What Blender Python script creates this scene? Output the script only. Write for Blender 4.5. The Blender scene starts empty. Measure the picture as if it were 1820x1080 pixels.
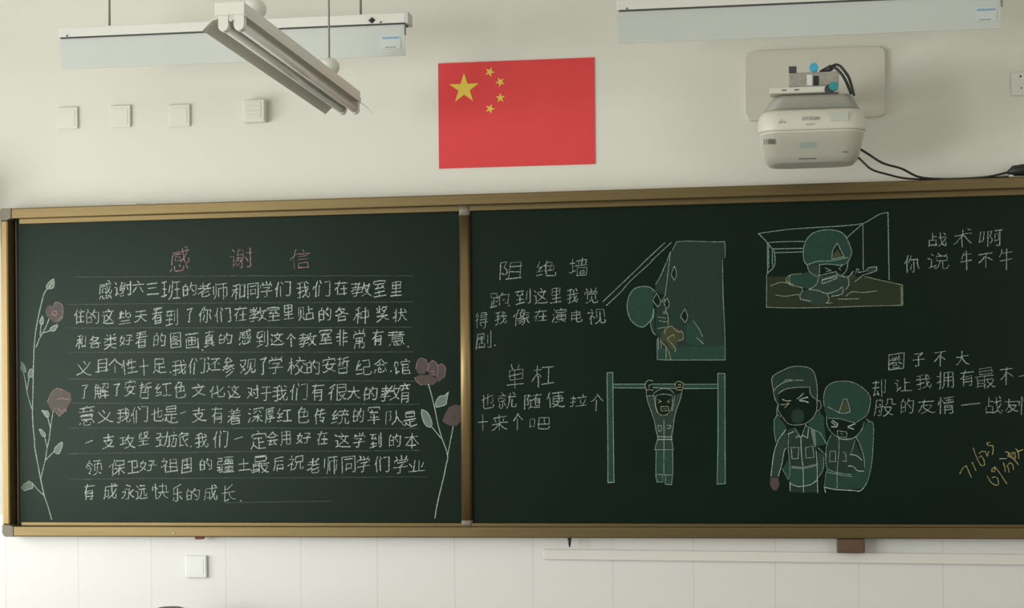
import bpy, bmesh, math, random
from mathutils import Matrix, Vector
from mathutils.geometry import tessellate_polygon

random.seed(11)
SC = bpy.context.scene
COL = SC.collection
PI = math.pi

# ------------------------------------------------------------------ camera
YAW, PITCH, ROLL = 0.156651, 0.003098, -0.008361
cam = bpy.data.cameras.new('camera')
cam.sensor_fit = 'HORIZONTAL'
cam.sensor_width = 36.0
cam.lens = 36.0 * 3119.63 / 1820.0
cam.shift_y = (709.493 - 540.0) / 1820.0
cam.clip_start = 0.05
cam.clip_end = 100
co = bpy.data.objects.new('camera', cam)
COL.objects.link(co)
fw = Vector((-math.sin(YAW) * math.cos(PITCH), math.cos(YAW) * math.cos(PITCH), math.sin(PITCH)))
r0 = Vector((math.cos(YAW), math.sin(YAW), 0))
u0 = r0.cross(fw)
cr = math.cos(ROLL) * r0 + math.sin(ROLL) * u0
cu = -math.sin(ROLL) * r0 + math.cos(ROLL) * u0
mw = Matrix((cr, cu, -fw)).transposed().to_4x4()
mw.translation = Vector((0, -6.55524, 1.52))
co.matrix_world = mw
SC.camera = co

# ------------------------------------------------------------------ world, daylight, exposure
wd = bpy.data.worlds.new('overcast_daylight')
SC.world = wd
wd.use_nodes = True
wd.node_tree.nodes['Background'].inputs[0].default_value = (0.86, 0.93, 1.0, 1)
wd.node_tree.nodes['Background'].inputs[1].default_value = 1.0
SC.view_settings.view_transform = 'Standard'
SC.view_settings.look = 'None'
SC.view_settings.gamma = 1.0
SC.view_settings.use_curve_mapping = False
SC.view_settings.exposure = 0.0

XL, XR, YB, ZC = -4.75, 2.75, -9.2, 3.5          # left wall, right wall, back wall, ceiling
WIN_L = [(-0.8, -2.5), (-3.4, -5.4), (-6.3, -8.3)]   # window spans along the left wall
WIN_Z = [(0.35, 2.25), (0.75, 2.6), (0.75, 2.6)]

def daylight(name, loc, rot, sx, sy, power, colr):
    l = bpy.data.lights.new(name, 'AREA')
    l.shape = 'RECTANGLE'; l.size = sx; l.size_y = sy; l.energy = power; l.color = colr
    o = bpy.data.objects.new(name, l); COL.objects.link(o)
    o.location = loc; o.rotation_euler = rot
    return o

DAY = (0.985, 1.0, 0.975)
for i, (ya, yb) in enumerate(WIN_L):
    daylight('window_daylight', (XL - 0.16, (ya + yb) / 2, sum(WIN_Z[i]) / 2), (0, -PI / 2, 0), WIN_Z[i][1] - WIN_Z[i][0], ya - yb, (82, 142, 190)[i], DAY)
daylight('corridor_daylight', (XR + 0.16, -5.2, 1.95), (0, PI / 2, 0), 1.2, 3.0, 50, (1.0, 0.985, 0.95))

# ------------------------------------------------------------------ helpers
def nt(name):
    m = bpy.data.materials.new(name); m.use_nodes = True
    t = m.node_tree
    return m, t, t.nodes['Principled BSDF']

def pbr(name, colr, rough=0.5, metal=0.0, spec=0.5, noise=0.0, scale=30.0, stretch=(1, 1, 1), bump=0.0, bscale=None):
    m, t, b = nt(name)
    b.inputs['Base Color'].default_value = (*colr, 1)
    b.inputs['Roughness'].default_value = rough
    b.inputs['Metallic'].default_value = metal
    b.inputs['Specular IOR Level'].default_value = spec
    tc = t.nodes.new('ShaderNodeTexCoord')
    mp = t.nodes.new('ShaderNodeMapping'); mp.inputs['Scale'].default_value = stretch
    t.links.new(tc.outputs['Object'], mp.inputs[0])
    n = t.nodes.new('ShaderNodeTexNoise'); n.inputs['Scale'].default_value = scale; n.inputs['Detail'].default_value = 4
    t.links.new(mp.outputs[0], n.inputs['Vector'])
    if noise:
        mx = t.nodes.new('ShaderNodeMix'); mx.data_type = 'RGBA'
        mx.inputs[6].default_value = (*[c * (1 - noise) for c in colr], 1)
        mx.inputs[7].default_value = (*[min(1, c * (1 + noise)) for c in colr], 1)
        t.links.new(n.outputs['Fac'], mx.inputs[0]); t.links.new(mx.outputs[2], b.inputs['Base Color'])
    if bump:
        n2 = t.nodes.new('ShaderNodeTexNoise'); n2.inputs['Scale'].default_value = bscale or scale
        t.links.new(mp.outputs[0], n2.inputs['Vector'])
        bp = t.nodes.new('ShaderNodeBump'); bp.inputs['Strength'].default_value = bump; bp.inputs['Distance'].default_value = 0.002
        t.links.new(n2.outputs['Fac'], bp.inputs['Height']); t.links.new(bp.outputs[0], b.inputs['Normal'])
    return m

def chalk(name, colr, alpha, lo=0.38, hi=0.62, scale=260.0, base=0.15):
    """chalk dust: covers the board only where the grain holds it"""
    m, t, b = nt(name)
    t.nodes.remove(b)
    out = t.nodes['Material Output']
    tc = t.nodes.new('ShaderNodeTexCoord')
    n = t.nodes.new('ShaderNodeTexNoise'); n.inputs['Scale'].default_value = scale; n.inputs['Detail'].default_value = 3
    t.links.new(tc.outputs['Object'], n.inputs['Vector'])
    mr = t.nodes.new('ShaderNodeMapRange')
    mr.inputs['From Min'].default_value = lo; mr.inputs['From Max'].default_value = hi
    mr.inputs['To Min'].default_value = alpha * base; mr.inputs['To Max'].default_value = alpha
    t.links.new(n.outputs['Fac'], mr.inputs['Value'])
    d = t.nodes.new('ShaderNodeBsdfDiffuse'); d.inputs['Color'].default_value = (*colr, 1)
    tr = t.nodes.new('ShaderNodeBsdfTransparent')
    mx = t.nodes.new('ShaderNodeMixShader')
    t.links.new(mr.outputs[0], mx.inputs[0]); t.links.new(tr.outputs[0], mx.inputs[1]); t.links.new(d.outputs[0], mx.inputs[2])
    t.links.new(mx.outputs[0], out.inputs['Surface'])
    return m

def rubbed(name, colr, cover):
    """chalk rubbed thinly into the board: the board's own finish with a little chalk in its colour"""
    bd = (0.0025, 0.0098, 0.0054)
    c = [b * (1 - cover) + k * cover for b, k in zip(bd, colr)]
    m = pbr(name, c, 0.35, spec=0.19, noise=0.22, scale=70)
    m.node_tree.nodes['Principled BSDF'].inputs['Specular Tint'].default_value = (0.82, 1.0, 0.86, 1)
    return m

class G:
    """collects shapes (world metres) and links them as ONE mesh object"""
    def __init__(s): s.bm = bmesh.new(); s.mats = []
    def mi(s, m):
        if m not in s.mats: s.mats.append(m)
        return s.mats.index(m)
    def take(s, b2, m, smooth=False):
        i = s.mi(m); vm = {}
        for v in b2.verts: vm[v] = s.bm.verts.new(v.co)
        for f in b2.faces:
            try: nf = s.bm.faces.new([vm[v] for v in f.verts])
            except ValueError: continue
            nf.material_index = i; nf.smooth = smooth or f.smooth
        b2.free()
    def hexa(s, pts, m, bev=0.0, seg=2):
        """pts: 8 corners, bottom ring then top ring"""
        b = bmesh.new(); v = [b.verts.new(p) for p in pts]
        for q in ((3, 2, 1, 0), (4, 5, 6, 7), (0, 1, 5, 4), (1, 2, 6, 5), (2, 3, 7, 6), (3, 0, 4, 7)): b.faces.new([v[i] for i in q])
        if bev: bmesh.ops.bevel(b, geom=list(b.edges), offset=bev, segments=seg, profile=0.5, affect='EDGES')
        bmesh.ops.recalc_face_normals(b, faces=b.faces)
        s.take(b, m, smooth=False); return s
    def box(s, a, c, m, bev=0.0, seg=2):
        x0, y0, z0 = a; x1, y1, z1 = c
        return s.hexa([(x0, y0, z0), (x1, y0, z0), (x1, y1, z0), (x0, y1, z0), (x0, y0, z1), (x1, y0, z1), (x1, y1, z1), (x0, y1, z1)], m, bev, seg)
    def prism(s, outline, y0, y1, m, bev=0.0):
        """outline in (x, z), pushed along y from y0 (front) to y1"""
        b = bmesh.new()
        f = [b.verts.new((x, y0, z)) for x, z in outline]; k = [b.verts.new((x, y1, z)) for x, z in outline]
        n = len(outline)
        ff = b.faces.new(f); kk = b.faces.new(k[::-1])
        for i in range(n): b.faces.new((f[i], k[i], k[(i + 1) % n], f[(i + 1) % n]))
        if bev:
            bmesh.ops.bevel(b, geom=[e for e in ff.edges], offset=bev, segments=3, profile=0.5, affect='EDGES')
        bmesh.ops.recalc_face_normals(b, faces=b.faces)
        s.take(b, m); return s
    def tube(s, path, r, m, n=10, cap=True):
        P = [Vector(p) for p in path]; b = bmesh.new(); rings = []
        up = Vector((0.13, 0.31, 0.94))
        for i, p in enumerate(P):
            d = (P[min(i + 1, len(P) - 1)] - P[max(i - 1, 0)]).normalized()
            a = d.cross(up)
            if a.length < 1e-3: a = d.cross(Vector((1, 0, 0)))
            a.normalize(); c = d.cross(a)
            rr = r[i] if isinstance(r, (list, tuple)) else r
            rings.append([b.verts.new(p + rr * (math.cos(2 * PI * k / n) * a + math.sin(2 * PI * k / n) * c)) for k in range(n)])
        for i in range(len(rings) - 1):
            for k in range(n):
                f = b.faces.new((rings[i][k], rings[i][(k + 1) % n], rings[i + 1][(k + 1) % n], rings[i + 1][k])); f.smooth = True
        if cap: b.faces.new(rings[0][::-1]); b.faces.new(rings[-1])
        bmesh.ops.recalc_face_normals(b, faces=b.faces)
        s.take(b, m); return s
    def lathe(s, prof, m, o=(0, 0, 0), axis='z', n=28):
        """prof: (radius, height) pairs"""
        b = bmesh.new(); rings = []
        for r, h in prof:
            ring = []
            for k in range(n):
                a = 2 * PI * k / n; x, y = r * math.cos(a), r * math.sin(a)
                p = (x, y, h) if axis == 'z' else (x, h, y)
                ring.append(b.verts.new(Vector(p) + Vector(o)))
            rings.append(ring)
        for i in range(len(rings) - 1):
            for k in range(n):
                f = b.faces.new((rings[i][k], rings[i][(k + 1) % n], rings[i + 1][(k + 1) % n], rings[i + 1][k])); f.smooth = True
        b.faces.new(rings[0][::-1]); b.faces.new(rings[-1])
        bmesh.ops.recalc_face_normals(b, faces=b.faces)
        s.take(b, m); return s
    def ribbon(s, pts, w, m, y, rev=False):
        """flat chalk stroke on the plane y; pts (x, z), w full width"""
        n = len(pts)
        if n < 2: return s
        i = s.mi(m); L = []; R = []
        for k in range(n):
            a = pts[max(k - 1, 0)]; c = pts[min(k + 1, n - 1)]
            dx, dz = c[0] - a[0], c[1] - a[1]; l = math.hypot(dx, dz) or 1
            ww = w * 0.5 * random.uniform(0.82, 1.15)
            nx, nz = -dz / l * ww, dx / l * ww
            ex = ez = 0
            if k in (0, n - 1):
                sg = -1 if k == 0 else 1
                ex, ez = sg * dx / l * w * 0.3, sg * dz / l * w * 0.3
            L.append(s.bm.verts.new((pts[k][0] + nx + ex, y, pts[k][1] + nz + ez)))
            R.append(s.bm.verts.new((pts[k][0] - nx + ex, y, pts[k][1] - nz + ez)))
        for k in range(n - 1):
            f = s.bm.faces.new((L[k], L[k + 1], R[k + 1], R[k])); f.material_index = i
        return s
    def fill(s, loops, m, y):
        i = s.mi(m)
        vs = [[Vector((x, z, 0)) for x, z in lp] for lp in loops]
        flat = [v for lp in vs for v in lp]
        V = [s.bm.verts.new((v.x, y, v.y)) for v in flat]
        for t in tessellate_polygon(vs):
            try: f = s.bm.faces.new([V[k] for k in t]); f.material_index = i
            except ValueError: pass
        return s
    def build(s, name, parent=None, label=None):
        me = bpy.data.meshes.new(name)
        bmesh.ops.remove_doubles(s.bm, verts=s.bm.verts, dist=1e-7)
        if parent is not None:
            inv = WORLD[parent.name].inverted()
            s.bm.transform(inv)
        s.bm.to_mesh(me); s.bm.free()
        for m in s.mats: me.materials.append(m)
        o = bpy.data.objects.new(name, me); COL.objects.link(o)
        if parent is not None:
            o.parent = parent; WORLD[o.name] = WORLD[parent.name].copy()
        else: WORLD[o.name] = Matrix()
        if label: o['label'] = label
        return o

WORLD = {}
def thing(name, label, cat, loc=(0, 0, 0), group=None, rot=None):
    o = bpy.data.objects.new(name, None); COL.objects.link(o)
    o.empty_display_size = 0.05
    m = Matrix.Translation(loc)
    if rot: m = m @ rot.to_4x4()
    o.matrix_world = m; WORLD[o.name] = m
    o['label'] = label; o['category'] = cat
    if group: o['group'] = group
    return o
def tag(o, label, cat, group=None):
    o['label'] = label; o['category'] = cat
    if group: o['group'] = group
    return o
def recentre(o, loc):
    o.data.transform(Matrix.Translation(-Vector(loc))); o.location = loc; return o
def struct(o): o['kind'] = 'structure'; return o
def dup(root, loc, label):
    r = root.copy(); COL.objects.link(r); r.location = loc; r['label'] = label
    WORLD[r.name] = Matrix.Translation(loc)
    for ch in list(root.children):
        c = ch.copy(); COL.objects.link(c); c.parent = r
        for g in ch.children:
            d = g.copy(); COL.objects.link(d); d.parent = c
    return r
def rrect(x0, z0, x1, z1, r, n=6):
    out = []
    for cx, cz, a0 in ((x1 - r, z1 - r, 0), (x0 + r, z1 - r, 90), (x0 + r, z0 + r, 180), (x1 - r, z0 + r, 270)):
        for k in range(n + 1):
            a = math.radians(a0 + 90 * k / n); out.append((cx + r * math.cos(a), cz + r * math.sin(a)))
    return out
def spline(pts, n=10):
    P = [Vector(p) for p in pts]; out = []
    for i in range(len(P) - 1):
        a, b, c, d = P[max(i - 1, 0)], P[i], P[i + 1], P[min(i + 2, len(P) - 1)]
        for k in range(n):
            t = k / n
            out.append(0.5 * ((2 * b) + (c - a) * t + (2 * a - 5 * b + 4 * c - d) * t * t + (3 * b - a - 3 * c + d) * t ** 3))
    out.append(P[-1]); return out

def soft(pts, n=4):
    """smooth a hand-drawn line but keep its sharp corners"""
    runs = [[pts[0]]]
    for i in range(1, len(pts)):
        runs[-1].append(pts[i])
        if i < len(pts) - 1:
            a, b, c = pts[i - 1], pts[i], pts[i + 1]
            t = math.atan2(c[1] - b[1], c[0] - b[0]) - math.atan2(b[1] - a[1], b[0] - a[0])
            t = abs((t + PI) % (2 * PI) - PI)
            if t > 1.05: runs.append([pts[i]])
    out = []
    for r in runs:
        q = [(v.x, v.y) for v in spline([(x, z, 0) for x, z in r], n)] if len(r) > 2 else list(r)
        out.append(q)
    return out

# ------------------------------------------------------------------ materials
M = {}
M['paint'] = pbr('cream_wall_paint', (0.70, 0.685, 0.605), 0.75, noise=0.015, scale=3, bump=0.05, bscale=180)
M['backwall'] = pbr('grey_green_back_wall', (0.16, 0.18, 0.16), 0.8, noise=0.05, scale=3)  # unseen wall, made dark to weaken its reflection in board and frame
M['ceil'] = pbr('white_ceiling_paint', (0.78, 0.77, 0.73), 0.85, noise=0.01, scale=4)
M['floor'] = pbr('terrazzo_floor', (0.24, 0.225, 0.20), 0.4, noise=0.25, scale=90)
M['white'] = pbr('white_plastic', (0.65, 0.64, 0.575), 0.4, noise=0.01, scale=40)
M['plate'] = pbr('cream_wall_plate_plastic', (0.69, 0.68, 0.61), 0.45, noise=0.01, scale=40)
M['glossplate'] = pbr('white_gloss_plate_plastic', (0.80, 0.80, 0.77), 0.3, noise=0.01, scale=40)
M['whitemetal'] = pbr('white_painted_steel', (0.68, 0.68, 0.62), 0.45, noise=0.015, scale=25)
M['blade'] = pbr('satin_grey_reflector', (0.52, 0.55, 0.51), 0.55, noise=0.02, scale=14)
M['lampgrey'] = pbr('dulled_cream_reflector', (0.60, 0.58, 0.50), 0.5, noise=0.04, scale=20)
M['tube'] = pbr('unlit_phosphor_glass', (0.66, 0.65, 0.58), 0.25, noise=0.01, scale=30)
M['black'] = pbr('black_rubber', (0.012, 0.012, 0.012), 0.5, noise=0.1, scale=60)
M['dark'] = pbr('dark_grey_plastic', (0.05, 0.045, 0.045), 0.45, noise=0.1, scale=50)
M['frame'] = pbr('wood_tone_aluminium', (0.20, 0.148, 0.070), 0.38, metal=0.93, noise=0.16, scale=9, stretch=(0.35, 6, 6), spec=0.5)
M['framev'] = pbr('wood_tone_aluminium_upright', (0.27, 0.19, 0.085), 0.38, metal=0.75, noise=0.14, scale=9, stretch=(6, 6, 0.35), spec=0.5)
M['cap'] = pbr('grey_beige_corner_plastic', (0.20, 0.172, 0.128), 0.5, noise=0.06, scale=40)
M['edge'] = pbr('dull_bronze_edge', (0.12, 0.10, 0.07), 0.45, noise=0.1, scale=30)
M['red'] = pbr('red_printed_paper', (0.68, 0.040, 0.042), 0.5, noise=0.04, scale=8)
M['gold'] = pbr('yellow_printed_paper', (0.72, 0.55, 0.07), 0.5, noise=0.03, scale=20)
M['proj'] = pbr('off_white_projector_plastic', (0.60, 0.575, 0.49), 0.38, noise=0.015, scale=30)
M['projgrey'] = pbr('warm_grey_projector_plastic', (0.30, 0.30, 0.25), 0.5, noise=0.04, scale=30)
M['print'] = pbr('grey_print', (0.16, 0.16, 0.15), 0.5, noise=0.1, scale=60)
M['palesticker'] = pbr('pale_grey_sticker', (0.45, 0.46, 0.40), 0.5, noise=0.12, scale=160)
M['greensticker'] = pbr('pale_green_sticker', (0.42, 0.50, 0.43), 0.5, noise=0.05, scale=120)
M['blueprint'] = pbr('blue_print', (0.18, 0.36, 0.55), 0.5, noise=0.1, scale=200)
M['blueknob'] = pbr('blue_plastic', (0.05, 0.36, 0.52), 0.4, noise=0.1, scale=80)
M['tealknob'] = pbr('teal_plastic', (0.02, 0.24, 0.26), 0.4, noise=0.1, scale=80)
M['mottle'] = pbr('mottled_grey_metal', (0.30, 0.28, 0.24), 0.5, noise=0.45, scale=110)
M['brown'] = pbr('dark_brown_wood', (0.10, 0.055, 0.03), 0.55, noise=0.2, scale=20)
M['redwood'] = pbr('dark_red_plastic', (0.16, 0.02, 0.015), 0.5, noise=0.1, scale=50)
M['trunk'] = pbr('white_pvc_trunking', (0.72, 0.685, 0.63), 0.4, noise=0.01, scale=10)

def board_mat():
    m, t, b = nt('green_chalkboard_enamel')
    b.inputs['Specular IOR Level'].default_value = 0.19; b.inputs['Specular Tint'].default_value = (0.82, 1.0, 0.86, 1)
    tc = t.nodes.new('ShaderNodeTexCoord')
    n = t.nodes.new('ShaderNodeTexNoise'); n.inputs['Scale'].default_value = 2.2; n.inputs['Detail'].default_value = 5
    n2 = t.nodes.new('ShaderNodeTexNoise'); n2.inputs['Scale'].default_value = 170; n2.inputs['Detail'].default_value = 3
    t.links.new(tc.outputs['Object'], n.inputs['Vector']); t.links.new(tc.outputs['Object'], n2.inputs['Vector'])
    ad = t.nodes.new('ShaderNodeMath'); ad.operation = 'ADD'
    t.links.new(n.outputs['Fac'], ad.inputs[0]); t.links.new(n2.outputs['Fac'], ad.inputs[1])
    mr = t.nodes.new('ShaderNodeMapRange'); mr.inputs['From Min'].default_value = 0.6; mr.inputs['From Max'].default_value = 1.4
    t.links.new(ad.outputs[0], mr.inputs['Value'])
    mx = t.nodes.new('ShaderNodeMix'); mx.data_type = 'RGBA'
    mx.inputs[6].default_value = (0.0016, 0.0075, 0.0040, 1); mx.inputs[7].default_value = (0.0034, 0.0120, 0.0068, 1)
    t.links.new(mr.outputs[0], mx.inputs[0]); t.links.new(mx.outputs[2], b.inputs['Base Color'])
    b.inputs['Roughness'].default_value = 0.35
    return m
M['board'] = board_mat()

def tile_mat():
    m, t, b = nt('white_glazed_tile')
    b.inputs['Roughness'].default_value = 0.40; b.inputs['Specular IOR Level'].default_value = 1.0; b.inputs['IOR'].default_value = 1.65
    tc = t.nodes.new('ShaderNodeTexCoord'); sp = t.nodes.new('ShaderNodeSeparateXYZ')
    t.links.new(tc.outputs['Object'], sp.inputs[0])
    def joint(out, off, pitch, half):
        a = t.nodes.new('ShaderNodeMath'); a.operation = 'SUBTRACT'; a.inputs[1].default_value = off; t.links.new(out, a.inputs[0])
        p = t.nodes.new('ShaderNodeMath'); p.operation = 'PINGPONG'; p.inputs[1].default_value = pitch / 2; t.links.new(a.outputs[0], p.inputs[0])
        l = t.nodes.new('ShaderNodeMath'); l.operation = 'LESS_THAN'; l.inputs[1].default_value = half; t.links.new(p.outputs[0], l.inputs[0])
        return l
    jx = joint(sp.outputs['X'], -2.765, 0.301, 0.0016); jz = joint(sp.outputs['Z'], 0.0, 0.6, 0.0013)
    mx0 = t.nodes.new('ShaderNodeMath'); mx0.operation = 'MAXIMUM'
    t.links.new(jx.outputs[0], mx0.inputs[0]); t.links.new(jz.outputs[0], mx0.inputs[1])
    mx = t.nodes.new('ShaderNodeMix'); mx.data_type = 'RGBA'
    mx.inputs[6].default_value = (0.705, 0.695, 0.665, 1); mx.inputs[7].default_value = (0.57, 0.56, 0.53, 1)
    t.links.new(mx0.outputs[0], mx.inputs[0]); t.links.new(mx.outputs[2], b.inputs['Base Color'])
    return m
M['tile'] = tile_mat()

C = {
 'white': chalk('white_chalk', (0.82, 0.88, 0.83), 0.66, 0.36, 0.62, 230, 0.22),
 'soft': chalk('soft_white_chalk', (0.76, 0.85, 0.78), 0.48, 0.36, 0.62, 230, 0.25),
 'pink': chalk('pink_chalk', (0.78, 0.46, 0.48), 0.54, 0.38, 0.62, 230, 0.2),
 'stem': chalk('pale_green_chalk', (0.66, 0.82, 0.66), 0.64, 0.36, 0.60, 260, 0.35),
 'leafline': chalk('pale_mint_chalk', (0.72, 0.86, 0.76), 0.60, 0.36, 0.60, 260, 0.35),
 'leaffill': rubbed('rubbed_mint_chalk', (0.62, 0.76, 0.66), 0.22),
 'pinkline': chalk('rose_chalk_line', (0.74, 0.48, 0.48), 0.44, 0.36, 0.60, 300, 0.3),
 'pinkfill': rubbed('rubbed_rose_chalk', (0.66, 0.40, 0.41), 0.125),
 'yellow': chalk('yellow_chalk', (0.80, 0.68, 0.26), 0.55, 0.36, 0.60, 260, 0.25),
 'yellowline': chalk('pale_yellow_chalk', (0.78, 0.76, 0.48), 0.48, 0.36, 0.60, 260, 0.3),
 'yellowfill': rubbed('rubbed_yellow_chalk', (0.56, 0.56, 0.26), 0.09),
 'tealline': chalk('teal_chalk_line', (0.56, 0.80, 0.70), 0.44, 0.36, 0.60, 260, 0.35),
 'tealfill': rubbed('rubbed_teal_chalk', (0.19, 0.46, 0.37), 0.095),
 'greyline': chalk('grey_chalk_line', (0.72, 0.80, 0.71), 0.46, 0.36, 0.60, 260, 0.3),
 'greyfill': rubbed('rubbed_grey_chalk', (0.28, 0.52, 0.41), 0.052),
 'bodyfill': rubbed('rubbed_pale_chalk', (0.32, 0.54, 0.43), 0.070),
 'olive': chalk('olive_chalk_line', (0.70, 0.74, 0.52), 0.44, 0.36, 0.60, 260, 0.3),
 'olivefill': rubbed('rubbed_olive_chalk', (0.36, 0.42, 0.20), 0.055),
 'guide': chalk('faint_guide_chalk', (0.70, 0.80, 0.73), 0.10, 0.38, 0.68, 90, 0.35),
}

# ------------------------------------------------------------------ the room
struct(G().box((XL - 0.2, YB - 0.2, -0.15), (XR + 0.2, 0.2, 0), M['floor']).build('floor'))
struct(G().box((XL - 0.2, YB - 0.2, ZC), (XR + 0.2, 0.2, ZC + 0.15), M['ceil']).build('ceiling'))
struct(G().box((XL - 0.2, 0, 0), (XR + 0.2, 0.2, ZC), M['paint']).build('wall_back'))
struct(G().box((XL - 0.2, YB - 0.2, 0), (XR + 0.2, YB, ZC), M['backwall']).build('wall_front'))
struct(G().box((XL, -0.008, 0), (XR, 0, 1.10), M['tile']).build('trim_1'))
def side_wall(name, x0, x1, spans, zs):
    g = G(); prev = 0.0
    for (ya, yb), (z0, z1) in zip(spans, zs):
        g.box((x0, ya, 0), (x1, prev, ZC), M['paint'])
        g.box((x0, yb, 0), (x1, ya, z0), M['paint']); g.box((x0, yb, z1), (x1, ya, ZC), M['paint'])
        prev = yb
    g.box((x0, YB, 0), (x1, prev, ZC), M['paint'])
    return struct(g.build(name))
side_wall('wall_left', XL - 0.2, XL, WIN_L, WIN_Z)
side_wall('wall_right', XR, XR + 0.2, [(-3.7, -6.7)], [(1.35, 2.55)])
def win_frame(name, x, ya, yb, z0, z1):
    g = G(); t = 0.045
    for y in (ya - t, (ya + yb) / 2 - t / 2, yb): g.box((x - 0.03, y, z0), (x + 0.03, y + t, z1), M['whitemetal'], 0.004)
    for z in (z0, z1 - t): g.box((x - 0.029, yb, z), (x + 0.029, ya, z + t), M['whitemetal'], 0.004)
    return struct(g.build(name))
for i, (ya, yb) in enumerate(WIN_L): win_frame('window_%d' % (i + 1), XL - 0.08, ya, yb, *WIN_Z[i])
win_frame('window_4', XR + 0.08, -3.7, -6.7, 1.35, 2.55)

# ------------------------------------------------------------------ blackboard
BX0, BX1 = -3.046, 0.93
bb = thing('blackboard', 'long green blackboard in a wood-tone frame, covered with chalk writing and drawings', 'blackboard', (-1.06, 0, 1.022))
YF = -0.08                      # front of the outer frame
def zt(x): return 2.3045 + 0.0036 * (x - BX0)        # the frame is not hung quite level
def zb(x): return 1.0215 + 0.0009 * (x - BX0)
def rail(name, za, zbm, y0, y1, x0, x1, m, bev=0.004):
    g = G()
    g.hexa([(x0, y0, za(x0)), (x1, y0, za(x1)), (x1, y1, za(x1)), (x0, y1, za(x0)), (x0, y0, zbm(x0)), (x1, y0, zbm(x1)), (x1, y1, zbm(x1)), (x0, y1, zbm(x0))], m, bev, 3)
    return g
CE = 0.046
g = rail('top_rail', lambda x: zt(x) - 0.0405, zt, YF, -0.001, BX0 + CE, BX1 - CE, M['frame'])
g.hexa([(BX0 + CE, YF - 0.0012, zt(BX0) - 0.017), (BX1 - CE, YF - 0.0012, zt(BX1) - 0.017), (BX1 - CE, YF + 0.003, zt(BX1) - 0.017), (BX0 + CE, YF + 0.003, zt(BX0) - 0.017), (BX0 + CE, YF - 0.0012, zt(BX0) - 0.014), (BX1 - CE, YF - 0.0012, zt(BX1) - 0.014), (BX1 - CE, YF + 0.003, zt(BX1) - 0.014), (BX0 + CE, YF + 0.003, zt(BX0) - 0.014)], M['frame'])
g.build('top_rail', bb)
g = rail('bottom_rail', zb, lambda x: zb(x) + 0.0405, YF, -0.009, BX0 + CE, BX1 - CE, M['frame'])
g.build('bottom_rail', bb)
for nm, xa, xb in (('left_stile', BX0, BX0 + 0.031), ('right_stile', BX1 - 0.031, BX1)):
    G().box((xa, YF, zb(xa) + CE), (xb, -0.009, zt(xa) - CE), M['framev'], 0.006, 3).build('stile', bb)
def corner(x, z, sx, sz, r):
    """L-shaped plastic corner; (x, z) is the outer corner, sx / sz point inwards"""
    w = CE + 0.001; n = 7; out = []
    for k in range(n + 1):
        a = PI / 2 * k / n
        out.append((x + sx * (r - r * math.sin(a)), z + sz * (r - r * math.cos(a))))
    out = [(x + sx * w, z)] + out[::-1][::-1] + [(x, z + sz * w), (x + sx * 0.032, z + sz * w), (x + sx * 0.032, z + sz * 0.041), (x + sx * w, z + sz * 0.041)]
    return G().prism(out, YF - 0.0015, -0.009, M['cap'], 0.003).build('corner_cap', bb)
corner(BX0 - 0.001, zb(BX0) - 0.001, 1, 1, 0.018); corner(BX0 - 0.001, zt(BX0) + 0.001, 1, -1, 0.010)
corner(BX1 + 0.001, zb(BX1) - 0.001, -1, 1, 0.018); corner(BX1 + 0.001, zt(BX1) + 0.001, -1, -1, 0.010)
G().box((BX0 + 0.02, -0.0115, 1.05), (BX1 - 0.02, -0.0085, 2.28), M['edge']).build('backing_sheet', bb)
XD0, XD1 = -1.226, -1.184
PY = -0.030                     # writing face
def trimz(x): return 2.2455 + 0.0030 * (x - BX0)
sl = G().box((-2.998, PY, 1.060), (XD0 + 0.02, -0.012, 2.275), M['board']).build('writing_surface', bb, 'left green writing surface with a chalk letter and flowers')
sr = G().box((XD0 + 0.0205, PY, 1.060), (BX1 - 0.045, -0.012, 2.275), M['board']).build('writing_surface', bb, 'right green writing surface with four chalk drawings')
G().box((-3.0035, PY - 0.008, 1.063), (-2.9982, -0.012, 2.262), M['edge'], 0.0015).build('panel_edge', bb)
for xa, xb in ((-2.985, XD0 + 0.004), (XD1 - 0.004, BX1 - 0.045)):
    rail('t', trimz, lambda x: trimz(x) + 0.026, -0.046, PY + 0.001, xa, xb, M['frame'], 0.003).build('top_trim', bb)
    rail('t', lambda x: 1.0610, lambda x: 1.0772 - 0.0006 * (x - BX0), -0.046, PY + 0.001, xa, xb, M['frame'], 0.003).build('bottom_trim', bb)
def round_post(z0, z1, m, grow=0.0):
    pts = []
    cx = (XD0 + XD1) / 2; hw = (XD1 - XD0) / 2 + grow
    for k in range(15):
        a = PI * k / 14
        c, s_ = math.cos(a), math.sin(a)
        pts.append((cx + hw * math.copysign(abs(c) ** 0.6, c), -0.030 - (0.022 + grow) * abs(s_) ** 0.6))
    b = bmesh.new(); lo = [b.verts.new((x, y, z0)) for x, y in pts]; hi = [b.verts.new((x, y, z1)) for x, y in pts]
    n = len(pts)
    for i in range(n):
        f = b.faces.new((lo[i], lo[(i + 1) % n], hi[(i + 1) % n], hi[i])); f.smooth = i < n - 1
    b.faces.new(lo[::-1]); b.faces.new(hi)
    bmesh.ops.recalc_face_normals(b, faces=b.faces)
    g = G(); g.take(b, m); return g
dv = round_post(1.086, 2.236, M['framev']).build('divider', bb)
round_post(2.2355, 2.2745, M['cap'], 0.0008).build('divider_cap', dv, 'grey-beige plastic end cap')
round_post(1.0615, 1.0865, M['cap'], 0.0008).build('divider_cap', dv, 'grey-beige plastic end cap')
sc_ = G(); sc_.lathe([(0.0035, YF - 0.002), (0.003, YF - 0.0032), (0.0008, YF - 0.0036)], M['white'], (-2.345, 0, 1.038), 'y', 14); sc_.build('screw', bb)

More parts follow.
